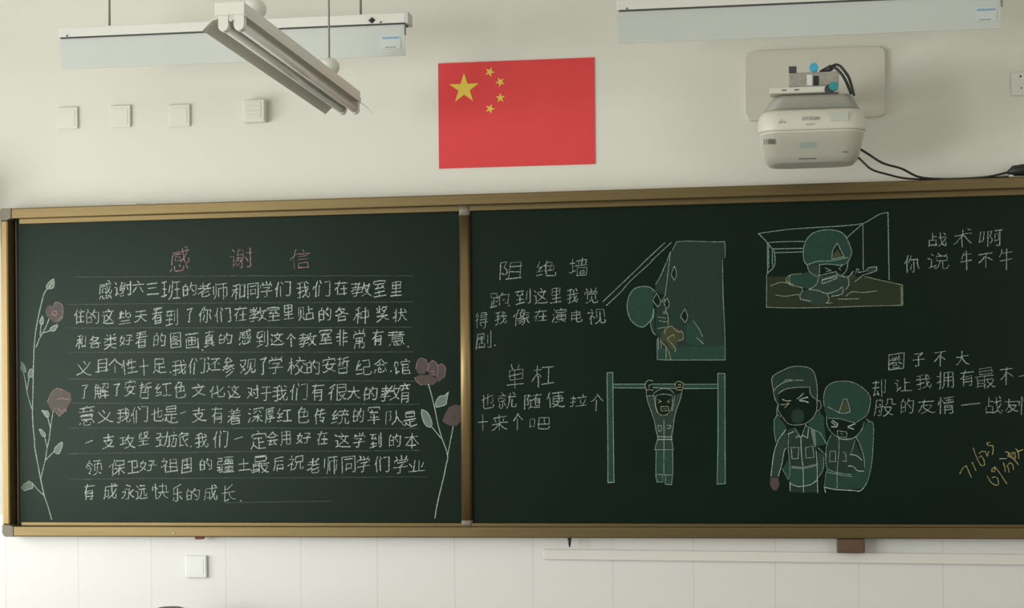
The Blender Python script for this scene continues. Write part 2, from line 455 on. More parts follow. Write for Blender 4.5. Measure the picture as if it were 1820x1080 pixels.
# ------------------------------------------------------------------ board lamps hung in front of the wall
def board_lamp(x0, x1, z0, label, rods, sx):
    t = thing('board_lamp', label, 'lamp', ((x0 + x1) / 2, -0.45, z0), 'board lamps above the blackboard')
    y0 = -0.475
    G().box((x0, y0, z0), (x1 - 0.012, -0.405, z0 + 0.036), M['whitemetal'], 0.003).build('housing', t)
    G().box((x1 - 0.0115, y0 - 0.002, z0 - 0.003), (x1, -0.403, z0 + 0.039), M['blade'], 0.002).build('end_plate', t)
    G().box((x0 + 0.008, y0 + 0.001, z0 - 0.0048), (x1 - 0.014, -0.41, z0 - 0.0006), M['dark']).build('gasket', t)
    zl = z0 - 0.112
    g = G()
    g.hexa([(x0 + 0.002, -0.452, zl), (x1 - 0.016, -0.452, zl), (x1 - 0.016, -0.449, zl), (x0 + 0.002, -0.449, zl),
            (x0 + 0.002, -0.468, z0 - 0.005), (x1 - 0.016, -0.468, z0 - 0.005), (x1 - 0.016, -0.465, z0 - 0.005), (x0 + 0.002, -0.465, z0 - 0.005)], M['blade'])
    rf = g.build('reflector', t)
    G().box((x1 - 0.0155, -0.474, z0 - 0.043), (x1 - 0.011, -0.462, z0 - 0.004), M['print'], 0.001).build('bracket', t)
    # maker's sticker: a blue line of print over a short dark one
    g = G(); yy = -0.464
    def on(z): return -0.452 - 0.016 * (z - zl) / (0.107) - 0.0012
    za, zc = zl + 0.062, zl + 0.030
    g.hexa([(sx - 0.035, on(zc) - 0.0003, zc - 0.006), (sx + 0.035, on(zc) - 0.0003, zc - 0.006), (sx + 0.035, on(zc) + 0.0012, zc - 0.006), (sx - 0.035, on(zc) + 0.0012, zc - 0.006), (sx - 0.035, on(za + 0.006) - 0.0003, za + 0.009), (sx + 0.035, on(za + 0.006) - 0.0003, za + 0.009), (sx + 0.035, on(za + 0.006) + 0.0012, za + 0.009), (sx - 0.035, on(za + 0.006) + 0.0012, za + 0.009)], M['palesticker2'])
    for k in range(7):
        xx = sx - 0.030 + 0.0088 * k
        g.box((xx, on(za) - 0.0012, za - 0.003), (xx + 0.0068, on(za), za + 0.0035), M['blueprint'])
    for k in range(4):
        xx = sx - 0.020 + 0.0098 * k
        g.box((xx, on(zc) - 0.0012, zc - 0.002), (xx + 0.006, on(zc), zc + 0.003), M['print'])
    g.build('sticker', rf, 'small sticker with a blue line of print')
    for xr in rods:
        G().tube([(xr, -0.44, z0 + 0.034), (xr, -0.44, ZC)], 0.0042, M['rod'], 10).build('suspension_rod', t)
        G().lathe([(0.03, ZC - 0.02), (0.03, ZC), ], M['white'], (xr, -0.44, 0)).build('ceiling_cup', t)
    for xs in (x0 + 0.035, x1 - 0.10):
        G().lathe([(0.0035, y0 - 0.001), (0.0032, y0 - 0.004), (0.001, y0 - 0.0045)], M['print'], (xs, 0, z0 + 0.004), 'y', 10).build('screw', t)
    return t
M['palesticker2'] = pbr('white_sticker', (0.54, 0.58, 0.555), 0.5, noise=0.02, scale=60)
M['rod'] = pbr('grey_steel_rod', (0.22, 0.20, 0.17), 0.45, noise=0.1, scale=30)
tl = board_lamp(-2.630, -1.321, 2.877, 'white board lamp left of the flag, with a black diamond knob on its rail', (-2.446, -1.502), -1.388)
g = G()
for y, q in ((-0.4762, 1.0),):
    b = bmesh.new()
    ring = [b.verts.new((-1.453 + 0.0135 * math.cos(a), -0.476, 2.8895 + 0.0115 * math.sin(a))) for a in (0, PI / 2, PI, 3 * PI / 2)]
    tip = [b.verts.new((-1.453 + 0.006 * math.cos(a), -0.484, 2.8895 + 0.0055 * math.sin(a))) for a in (0, PI / 2, PI, 3 * PI / 2)]
    for i in range(4): b.faces.new((ring[i], ring[(i + 1) % 4], tip[(i + 1) % 4], tip[i]))
    b.faces.new(tip); b.faces.new(ring[::-1]); bmesh.ops.recalc_face_normals(b, faces=b.faces); g.take(b, M['black'])
g.build('knob', tl, 'black diamond-shaped knob')
board_lamp(-0.580, 0.731, 2.888, 'white board lamp above the projector, cut off by the top of the photo', (-0.395, 0.549), 0.667)

# ------------------------------------------------------------------ ceiling lamp reaching towards the wall
near = Vector((-1.5545, -1.641, 2.662)); far = Vector((-1.511, -0.419, 2.613))
ay = (far - near).normalized(); ax = ay.cross(Vector((0, 0, 1))).normalized(); az = ax.cross(ay)
rot = Matrix((ax, ay, az)).transposed()
org = near - ax * 0.043
pl = thing('fluorescent_lamp', 'two-tube fluorescent lamp hanging from the ceiling in front of the left board lamp', 'lamp', org, None, rot)
LW = WORLD[pl.name]
LEN = (far - near).length
class LG(G):                                        # shapes given in the lamp's own frame
    def build(s, name, parent=None, label=None):
        s.bm.transform(LW); return super().build(name, parent, label)
LG().box((-0.044, 0, 0), (0.043, LEN, 0.036), M['whitemetal'], 0.003).build('spine', pl)
LG().box((-0.046, -0.004, -0.001), (0.0445, 0.002, 0.037), M['white'], 0.002).build('end_cap', pl)
g = LG(); g.prism([(-0.044, -0.004), (-0.060, -0.010), (-0.088, -0.040), (-0.086, -0.042), (-0.056, -0.014), (-0.020, -0.004), (0.0, -0.020), (0.020, -0.004), (0.043, -0.004), (0.043, 0.0005), (-0.044, 0.0005)], 0.004, LEN - 0.004, M['lampgrey'])
g.build('reflector', pl)
g = LG(); g.prism([(0.0425, -0.005), (0.0455, -0.005), (0.0455, 0.012), (0.0425, 0.012)], 0.0, LEN, M['white']); g.build('side_lip', pl)
for xc in (-0.022, 0.026):
    for yy in (0.002, LEN - 0.024):
        out = [(xc - 0.0155, 0.002), (xc + 0.0155, 0.002)] + [(xc + 0.0155 * math.cos(a), -0.030 - 0.0175 * math.sin(a)) for a in [PI * k / 10 for k in range(11)]]
        g = LG(); g.prism(out, yy, yy + 0.022, M['white'], 0.0015); g.build('lamp_holder', pl)
    LG().tube([(xc, 0.024, -0.031), (xc, LEN - 0.024, -0.031)], 0.0130, M['tube'], 18).build('tube', pl)
for yc in (0.20, LEN - 0.255):
    LG().lathe([(0.022, 0.034), (0.026, 0.044), (0.034, 0.056), (0.0365, 0.068), (0.034, 0.080), (0.026, 0.091), (0.013, 0.098), (0.004, 0.100)], M['white'], (0.004, yc, 0), 'z', 26).build('canopy_cup', pl)
    p = LW @ Vector((0.004, yc, 0.094))
    G().tube([p, (p.x, p.y, ZC)], 0.0032, M['rod'], 10).build('suspension_rod', pl)
g = LG(); g.tube(spline([(0.043, LEN - 0.002, -0.004), (0.052, LEN + 0.012, -0.010), (0.066, LEN + 0.022, -0.022), (0.078, LEN + 0.028, -0.040)], 5), 0.0011, M['white'], 6); g.build('loose_wire', pl)

# ------------------------------------------------------------------ flag
def star(cx, cz, r, ang):
    out = []
    for k in range(10):
        rr = r if k % 2 == 0 else r * 0.382
        a = ang + PI * k / 5; out.append((cx + rr * math.sin(a), cz + rr * math.cos(a)))
    return out
FX0, FX1, FZ0, FZ1 = -1.3085, -0.7115, 2.4205, 2.8205
g = G(); g.box((FX0, -0.004, FZ0), (FX1, -0.0008, FZ1), M['red'])
u = (FX1 - FX0) / 30.0
g.prism(star(FX0 + 5 * u, FZ1 - 5 * u, 3 * u, 0), -0.0046, -0.0038, M['gold'])
for sx_, sz_ in ((10, 2), (12, 4), (12, 7), (10, 9)):
    g.prism(star(FX0 + sx_ * u, FZ1 - sz_ * u, u, math.atan2(5 - sx_, -(5 - sz_))), -0.0046, -0.0038, M['gold'])
o = recentre(g.build('flag_poster'), (-1.01, 0, FZ0))
tag(o, 'red flag poster with five yellow stars on the wall', 'flag')

# ------------------------------------------------------------------ wall plates
def plate(loc, label, s=0.043, depth=0.010, m=None):
    m = m or M['plate']
    t = thing('wall_plate', label, 'wall plate', loc, 'blank plates on the wall')
    x, y, z = loc
    G().box((x - s, y - depth, z - s), (x + s, y - 0.0004, z + s), m, 0.004, 3).build('face', t)
    G().box((x - s + 0.012, y - depth - 0.0012, z - s + 0.012), (x + s - 0.012, y - depth + 0.001, z + s - 0.012), m, 0.001).build('insert', t)
    return t
p0 = plate((-2.796, 0, 2.662), 'blank white wall plate, leftmost of the four in the upper row')
dup(p0, (-2.578, 0, 2.662), 'blank white wall plate, second from the left in the upper row')
dup(p0, (-2.336, 0, 2.657), 'blank white wall plate, third from the left in the upper row')
t = thing('wall_box', 'thicker white wall box at the right end of the upper row, under the lamp', 'wall box', (-2.028, 0, 2.66))
G().box((-2.071, -0.036, 2.617), (-1.985, -0.0004, 2.703), M['plate'], 0.004, 3).build('body', t)
g = G()
for k in range(4): g.box((-2.058, -0.0378, 2.632 + 0.0165 * k), (-1.998, -0.0355, 2.632 + 0.0165 * k + 0.0125), M['plate'], 0.0012)
g.build('cover', t)
plate((-2.279, -0.008, 0.903), 'blank white wall plate on the tiles below the blackboard', 0.043, 0.014, M['glossplate'])
t = thing('power_socket', 'white five-hole power socket at the right edge of the photo', 'socket', (0.848, 0, 2.664))
G().box((0.803, -0.010, 2.621), (0.893, -0.0004, 2.707), M['plate'], 0.004, 3).build('face', t)
g = G()
for xx, zz in ((0.835, 2.690), (0.861, 2.690)): g.lathe([(0.0038, -0.0106), (0.0038, -0.009)], M['black'], (xx, 0, zz), 'y', 12)
for xx, zz, a in ((0.848, 2.663, 0), (0.838, 2.648, 0.5), (0.858, 2.648, -0.5)): g.box((xx - 0.0014, -0.0106, zz - 0.004), (xx + 0.0014, -0.009, zz + 0.004), M['black'])
g.build('socket_holes', t)

# ------------------------------------------------------------------ projector and its mount
pm = thing('projector_mount', 'white wall mount with a rounded back plate above the blackboard', 'projector mount', (0.104, 0, 2.69))
G().prism(rrect(-0.149, 2.561, 0.355, 2.816, 0.022), -0.022, -0.0004, M['mountplate'] if 'mountplate' in M else M['proj'], 0.005).build('back_plate', pm)
G().box((0.035, -0.52, 2.590), (0.150, -0.020, 2.628), M['proj'], 0.004).build('arm', pm)
G().box((0.008, -0.548, 2.584), (0.174, -0.500, 2.634), M['mottle'], 0.003).build('arm_head', pm)
G().box((-0.056, -0.560, 2.564), (0.175, -0.480, 2.5835), M['proj'], 0.002).build('adjusting_plate', pm)
G().box((0.090, -0.5500, 2.588), (0.1075, -0.5475, 2.620), M['black']).build('slot', pm)
G().box((0.068, -0.5500, 2.588), (0.0865, -0.5475, 2.626), M['white'], 0.0006).build('label_strip', pm)
G().box((0.008, -0.549, 2.6345), (0.034, -0.52, 2.656), M['dark'], 0.002).build('clamp_block', pm)
def knob(x, z, y, m, nm):
    out = []
    for k in range(32):
        a = 2 * PI * k / 32; r = 0.0145 + 0.0012 * math.cos(8 * a); out.append((x + r * math.cos(a), z + r * math.sin(a)))
    return G().prism(out, y - 0.016, y, m, 0.002).build('adjusting_knob', pm, nm)
knob(0.0915, 2.6480, -0.545, M['blueknob'], 'blue adjusting knob')
G().tube([(0.0915, -0.547, 2.648), (0.0915, -0.51, 2.648)], 0.005, M['dark'], 10).build('bolt', pm)
knob(0.156, 2.579, -0.563, M['tealknob'], 'teal adjusting knob')
G().lathe([(0.017, -0.5625), (0.017, -0.5605)], M['dark'], (0.143, 0, 2.571), 'y', 20).build('washer', pm)
for xx in (-0.008, 0.034): G().box((xx - 0.008, -0.5608, 2.571), (xx + 0.008, -0.5592, 2.5765), M['print']).build('slot', pm)

pj = thing('projector', 'white short-throw projector hanging under its wall mount', 'projector', (0.082, -0.45, 2.34))
def ring(x0, x1, y0, y1, z, r, tilt=0.0, n=7):
    out = []
    for cx, cy, a0 in ((x1 - r, y1 - r, 0), (x0 + r, y1 - r, 90), (x0 + r, y0 + r, 180), (x1 - r, y0 + r, 270)):
        for k in range(n + 1):
            a = math.radians(a0 + 90 * k / n)
            out.append((cx + r * math.cos(a), cy + r * math.sin(a), z + tilt * (cx + r * math.cos(a) - 0.082)))
    return out
def loft(rings, m, name, parent, label=None):
    b = bmesh.new(); R = [[b.verts.new(p) for p in q] for q in rings]; n = len(R[0])
    for i in range(len(R) - 1):
        for k in range(n):
            f = b.faces.new((R[i][k], R[i][(k + 1) % n], R[i + 1][(k + 1) % n], R[i + 1][k])); f.smooth = True
    b.faces.new(R[0][::-1]); b.faces.new(R[-1])
    bmesh.ops.recalc_face_normals(b, faces=b.faces)
    g = G(); g.take(b, m); return g.build(name, parent, label)
body = loft([ring(-0.044, 0.212, -0.385, -0.24, 2.350, 0.05, 0.006), ring(-0.062, 0.228, -0.402, -0.22, 2.353, 0.055, 0.006), ring(-0.080, 0.246, -0.442, -0.20, 2.372, 0.06),
      ring(-0.088, 0.254, -0.502, -0.18, 2.404, 0.07), ring(-0.095, 0.260, -0.556, -0.17, 2.430, 0.075), ring(-0.096, 0.261, -0.564, -0.17, 2.437, 0.075)], M['proj'], 'body', pj)
body2 = loft([ring(-0.097, 0.262, -0.566, -0.17, 2.4375, 0.075), ring(-0.0985, 0.2635, -0.568, -0.168, 2.446, 0.075), ring(-0.097, 0.262, -0.562, -0.17, 2.480, 0.07),
      ring(-0.090, 0.256, -0.554, -0.18, 2.502, 0.065), ring(-0.078, 0.246, -0.544, -0.19, 2.510, 0.06)], M['proj'], 'upper_shell', pj)
loft([ring(-0.086, 0.252, -0.515, -0.19, 2.508, 0.06), ring(-0.078, 0.244, -0.520, -0.19, 2.520, 0.055), ring(-0.054, 0.226, -0.532, -0.2, 2.548, 0.045), ring(-0.040, 0.214, -0.535, -0.21, 2.560, 0.04)], M['projgrey'], 'lens_housing', pj)
def letters(txt, x, z, w, h, gap, y, m, wd, g):
    for ch in txt:
        for st in GLYPHS[ch].split('/'):
            pts = [(int(st[i:i + 2]), int(st[i + 2:i + 4])) for i in range(0, len(st), 4)]
            xs = [int(st[i:i + 2]) for s2 in GLYPHS[ch].split('/') for st in (s2,) for i in range(0, len(st), 4)]
            mxx = max(xs) or 1
            g.ribbon([(x + p[0] / mxx * w, z + p[1] / 99 * h) for p in pts], wd, m, y)
        x += w + gap

GLYPHS = {
'E':'07504850/5006070607924993','N':'06060884/86068315/8315721821780884/831585178592/08840691','O':'44065907731284239140915584727383588841882582157208570838142326124406',
'P':'07070792429150865474526044520749','S':'01250414150830064514472345353844116207771388289345885078','一':'04049404','三':'04049404/18447944/11818881','不':'0735244641634865/904063605760/07879187/490448685587',
'且':'21327832/21597859/95040404/7804788621862104','业':'35043591/63046391/76339166/20360866/95040404','个':'49044962/065518605087/9555915473665087','义':'537546934295/06053519594174628385/950690067413503130551681',
'乐':'93137435/11172233/3107360451065273/9152135218868393','也':'932191088204280623142385/54255492/055086748337773169306633','了':'240637044606476378868193/86940494',
'于':'2806470550095089/04539553/12898789','些':'06049304/18288228/11451181/597268738781/28744574/28472893/93629556914761475993/46480443','们':'37043773/730777048604910991916291/044908591462/50814295/160414662296',
'会':'87067813/21097813/2109231638334040/781373236429/046208612367/2367276271627769/23675090/509052945795/9663916276695090/90410941','传':'19041864/73086616/661682358340/66165122/045011621864/186420762892/629349428340/33619561/39819081',
'住':'19041864/055006551864/186420752993/66836193/33079507/64076473/40429142/93743674','你':'19041864/5505650566106673/93208348/37214847/055110601864/36574573/1864207528923394/45734994/9258937291734573',
'便':'17041663/055208591663/166318752592/37558955/35889388/633937393872887289406339/9608880561113330/290635054811602564446488','保':'19041863/301138136338/633866409340/045010591863/636087618686408640616360/186320742890/63046360/92118021703563393340',
'信':'18041766/40088708/4008403286328708/41478647/055211641766/42628662/1766197826943096/33789478/64876095','像':'17041662/290938106626/931182247836/302438256139/66336139/61395451/055109591662/166225893194/50875092/615570865087/284037406155/3170877187546155/5304620466086633/545150543756397745865087/66338742',
'六':'08063145/91086745/31453747/06669366/527946934095','军':'0480049591959180/04239223/52575204/16708070/368320458245','到':'7605860491109195/69276986/53594765/146322624765/1463136922832389/14631463/47654277/30133050/08385238/54900590/04085417',
'剧':'7608820493069395/23095609/74317483/40334071/60521353/0606051413531392549255721371/23092233403356335609','劲':'26152543/045710573169/48583169/3169388139880888/75088406891092695670/08434243/5006591667377195/04114518',
'化':'303337335540/564866528876/065415662168/5593570966068907931195249231/220421713194','十':'48044894/04549254','单':'337733852595/667867857495/04239223/14598359/47044777/667883778240144114776678',
'卫':'45044585/62406736853886851185/04049504','却':'6204628888888826842176217324/10164421/08784378/04534653/101626582695/47133836','厚':'0606133315899389/74398240/74393140/32648364/23239523/836481773377325281528364/370742045704592872347439',
'参':'2104521078238424/242332226735/04350835234531533359/95369135784468536659/2439313754486148/39614276/257829854395/82787480/7480718664915991/06609360/74801976',
'友':'1113253629503352/08779277/2605541769327850775439543352/980790056416423732533694','各':'22087608/2208233476347608/03410940274645544758/96429140754556545458/47585458/47582877/5458737674823383/09662877/287728813383/338337934395',
'同':'040404959094901087057305/22757275/28202856665565272827','后':'34098609/17659565/06061644178680939192/3404344286428609','吧':'66466689/04210486258525310431/92229310870450044410448991889138/43459145',
'和':'59189118/051921502852/4532453739452852/08882889/288942944993/9110918659865909/28892804/06644764','哲':'18087808/1808183578357808/77457771/52719271/06843884/239523471145/05644068/45475262538884949093',
'啊':'33043394509444645148523650284326/7605880690089093/61939593/03230490208920340434/62256373767276346233','国':'04108910/693763455745/20287428/46284677/25546954/8904889504950404/71782178',
'图':'04089008/0408049590959008/652130282527/593640423641/114724474557/8249774769485257/45575257/45573071/5257657066763677/146519653071/307131763677/36773985',
'圈':'04089008/0408049590959008/8342744264516257/63716783/30782683/38594785/46335733574524461640/74712171/682969246519342029483257/16587858','土':'04049504/49044992/11578857',
'在':'043513452047/64066464/40448944/06789378/36069306/2104204937824195','坚':'31453191/10501086/04049304/49044934/15278227/96479145715457715088/45466354756686875088',
'墙':'40088908/4008404588458908/032507241730/17302833/78678777/50694576/54207520763354335420/17301693/65596594/05692769/39869186/35599559','大':'0606161033264862/9608890770234862/486251649364/06644862/48624995',
'天':'04061610302139304850/9607870770184850/485051539153/48504886/485042530653/11868786','奖':'04051506301240214833/9808900569124833/48334942/405155536761/015906572967/67617362847190865986/67615474/147709880689/417744765986/59866093/29502994/06349234',
'好':'5206580471067162867887865286/47499549/3811381609422093/04060806191628303764377135720672','子':'250730044906506475817788/04489548/86891689','学':'227622851693/49765084/71777892/50844593/290439044606474263526557/04349034/88648876717706760663/70582258',
'安':'03071105281042174623/86075323/46235323/532366436752/478344933896/4623233323404069/0669078385838669/88530453','定':'06062128/21282344/49368136/508350914495/49094961/9106550641112128/76622362/90678982528309820868',
'室':'83427349/2345255137613866/734969576358/50854794/04049304/48044836/13258325/05740684508591849174/81671667/18447349','对':'06063035/422036303035/64325450/30353041/30411157/3041355140800681/6207660481068195/51699469',
'就':'1306170425062547/05151234/932295169306790676087551/43233735/254741474165106609472547/88808290/27822295/54679367/04824582/4705582165426994','师':'100920352195/04380482/61046190/38193869846883227420/35908890',
'常':'454768476864216421484547/187819881195/707869877895/45794595/45044547/110811327832781066086011/04630478457985788663','很':'430762116615/95079106801374217326/732668296150/73268937/054312501952/43698669/067425933094/43508650858943894307/200419552970',
'得':'21041953/55134524/05441953/195328703371/087625933195/45778877/640578067948/36339533/887787914691456386628877/37499349','快':'350650186243/9507890776186243/35456243/05500874/336227761977/19041992/62436292/854584764176/624365459445',
'念':'060713281830/93088030/74147104330429082928/54243939/6943735072541854/066427745091/9566906576715091/53674372','性':'19041994/04520874/406233662977/47725090/37089508/45429142/47729272/68946808/39574772',
'情':'17041793/41208720/41348734/04520774/296925772781/33609560/38748974/36869286/64936460/7006740482048606874742484104','意':'06061420/880882187623/67126404330430073019/532042264232/18457745/30692879/64706680/28792987/28792381/66807282/66806687/49884794/774576571857193276327745/90690469/09878487',
'感':'06071321/950892088323/56185025/721874106904320428082823/24715171/858483927395/26415041505726582641/5437613776528671/0635115213849484/9350954291358335744365666294',
'成':'420846076824/22232720392242541355/682478088806920895199228/68246832/683274358660/877787867494/683262515895/9377147713350606','我':'4211491163236924/692477098804941295209325/69246931/693177368650/88787692/06649364/2888280926051106/05334942/693164455993/0886288842934791',
'战':'52087121/04124112/712177118106870692139124/71217130/713077328855/21754275/86817892/51629068/21472195/713066576495/04060447214741464106','拉':'74088360/572250575264/42759175/66856195/04393146/05732973/05060904170418091893/37089508',
'拥':'06403047/93384339/43639363/68886806/06743074/0904170519121995/34074020433943889388931091048006','支':'03061105260944164720/96089105780862135420/47205420/472032352447/24472454/13547754774772395420/49544993/08789078',
'攻':'21302180/395244614964/49645274/52745793/94745274/06803780/960787087023613652624964/310737064911703181558474/04254033','教':'51067425/93067425/74257433/7433773581448774/044013431650/27523165/12061604250527353850/23652394/427837830983/04254930/38664991/93746374/669361685252/7433693764586061516249650565/52521650',
'文':'558351864893/9808900681095029305323672375/03061809492968527674/93750675','旅':'930679287740/19073004340936541754/55097314/774083419250/77407162/47665780/93795780/57805993/25852094/050616311776/06764076/5509555886689367',
'是':'500836112224/5008580692069809/13122224/22242437/50288628/18768176/50085047/06479347/817680911890186280628176','最':'14274227/14404240/18808080/14541412/808079931893186778668080/42044254/96068806731660315841/540570138023873488405341/04104815/93540454',
'有':'27258025/27438043/10452759/27598061790672046206/06819281/270427614094','本':'0623264337633971/9224704661625971/24247424/49934904/07719171','术':'50044857/0619182541534857/506454679167/80816691/91217138575746670767/48575093',
'杠':'230423522154/68116884/042516522154/3842384732562261/42119511/05743774/21542394/91854685','来':'061120184944/494453469247/305621711871/71567870/11818881/49044993/951191107719574243470647',
'校':'042214521956/3337334327541956/92518165/667867886294/43789378/4105551370288049/960891067417623052484553/07713271/21042193/415054675969','永':'06132126324931510651/95139113782166346442/64425152/64429063/64823293/30073604490650712072',
'深':'08082137/18570664/36585776/88587375/3578358991899178/21871193/63046354/93128121703757433543/30113815553567439143','演':'930576156915/1006091021332038/270633055215/15580663/62865995/22871292/36388838/62686223/363837238823875437543638/927491853485337441688368',
'牛':'065916751876/18762291/04429242/18768676/50945004','状':'9306801867466349/431152236349/083019402542/15660878/88767989/63496292/26042692/92623862','班':'3706481654335693/37394072/59089508/79087987/17181786/67489148/06522652/05862886/66879387/05143019',
'用':'18409440/18689468/54955406/060713181840189594959409930681057108','电':'04567656/861986107904460441084095/04327632767905790425','画':'910905090465/05959195/47294774/23527152/235223297129717423742352/91049166',
'疆':'1404250428073348084908670969316931880689/39049504/42489548/42909490/68156837/13181340/47268826/683788378815481547376837/06332233/68586879/49698769/687987798658505849786879/04162319',
'的':'62057704831188765578/693357525353/04473447/45605578/16782094/55785995/04133413347704770405','看':'28088308/28218321/28358335/06629562/14778877/0630294783488308/4591397029502808/89931291',
'真':'010609043614/9506880564155913/19377637/19497649/19607660/06868886/45744794/19241972457476727625/91240324','着':'30078207/30198219/30308230/338331932596/68837395/17698369/08559355/88831283/4682406229423007/042308242237314281428207',
'祖':'50358635/05372248/373828482248/50628662/25852192/95073707/8607858850875007/2204235135740675','祝':'33064007501854305752/93219516930576067552/04362149/363728482149/23862191/755245534587888688537552/2104215232750676',
'种':'042317502353/3735384133492353/07862488/248834934091/49399539/72947204/9533957249724933/06653765/24042488','类':'0406160631134831/9607910469124831/48314843/90505172/04500949255635634273/495349705172/517255749174/51724995/718476918194/268521931793/06329132/51720674',
'红':'05053411/69056978/12302554/255430563564/25540854/08542588/44059505/92784678/06283532','纪':'031006083715/93239411880459045206511351508850/1233144024512557/08572557/08572591/255730593667/884588845085/053236353939',
'绝':'06103616/11342458/24583566/245808582492/56835893/35665363896389364736/6836685779815683/5683467149065504910495129220/06323537','统':'3506451051195442/06113419/93229515920676067541/12352359/92498754/87548166/235928613370/235908592392/44789478/505269876693/43518754/06333239',
'老':'3525573076378637/06293539/3539374447505056/64587475/74759290/882191138504400435093539/43574393/747569791679/50560657/50569557','育':'18217621/18357635/83617167/21653383/216513641066/21657167/71676477/64776483/498447934295/560472047506755018501804/04839083',
'般':'28262336/28622371/5464587658918291836695649867/23852595/04494049/0506113612854083390728052308/97088808721859345549/4807550669158129884488495549','色':'33843592/18378437/5037505764833384/0661166483638437/3384187119083004820491079418',
'观':'06112536/342130322536/9324952093077605730973336637/25362546/4940498888888840/254620480866/2546315935850686/40064911632967436871','视':'400657196635/9324951993077405710971336635/66356874/05372148/343727482148/4840488988898841/23861993/2004204732760676',
'觉':'01061206351844294546/89158606580654115426/1828185973597328/217621851593/457647863995/697774908395/87638776697706760563','解':'54356045/604561536557/556366746989/10681886/18861994/55249524/11294329/93446045/76547604/11494349/10684368430841053207/1886368527622709/050511291068/75667963886492895490',
'让':'16052114/211430163723/211421590459/63578657/267526801591/37059505/63056392','说':'30063807471752305447/14092118/9416910673077247/94169221/211830213630/211820610462/51745382/74748193/53824793/20841392/747440744047844785737474',
'谢':'12041616/44064704570658325437/161623172926/161616600461/77356955/35545854/35695869/19801191/45834795/7505810488068893/54373038/69719471/290940185842588336833538',
'贴':'06061413212523402375/37083120/52099209/0831088938893832/69749574/69436995/5104514391439204','足':'09082128/21282345/50378637/506083618389189018615060/50095060/9105540638122128',
'跑':'880794099318/09110845/45164258/703276288528873188815481/23403440/60486051/42583563/42584563/356345695481/54815591/23142362/35630963088834883563/36160408',
'还':'060406081918/9206450634081918/191819570657/62196062/334154606062/88447855/60626684/21791290/90853585','这':'08101916/98119306860644061916/191619520553/18770888/627762865495/87233763/302335234427604071537976/93773277',
'远':'060613141916/98109306500537071916/191619570457/3323422947375164/913793319023772272257164/21790888/40888688/93643364','里':'04049504/11288828/15698569/509085908548154915905090/50045090',
'长':'250850135518/96108809692156375152/3869456854738093/25082594/92520452','队':'04040491289021632852303726302029/3306482356475949/8806722364475949/59496095',
'阻':'040404942893196628522937233018301234/45378537/45668566/94073307/8507849345934507','随':'280330113918/04040491228916622151233420281428/910659063918/39183954/59378637/59528652/30543954/39545866/38753086/58668666862183197421/49839183/592058706694',
'非':'04303630/60309330/08543654/60548954/06793679/60799179/60046094/36053695','领':'4505570769207459/29092418/89117819/24181523/2418363738461146/30582167/06632587/456538762587/70717488/25872794/5628577191699128/54889388',
'馆':'14061913/50089008/900888305030/19133421/19131955/5046854783665066/296233781378/698270916595/50665008/50664572458293829373/065813781693',
}
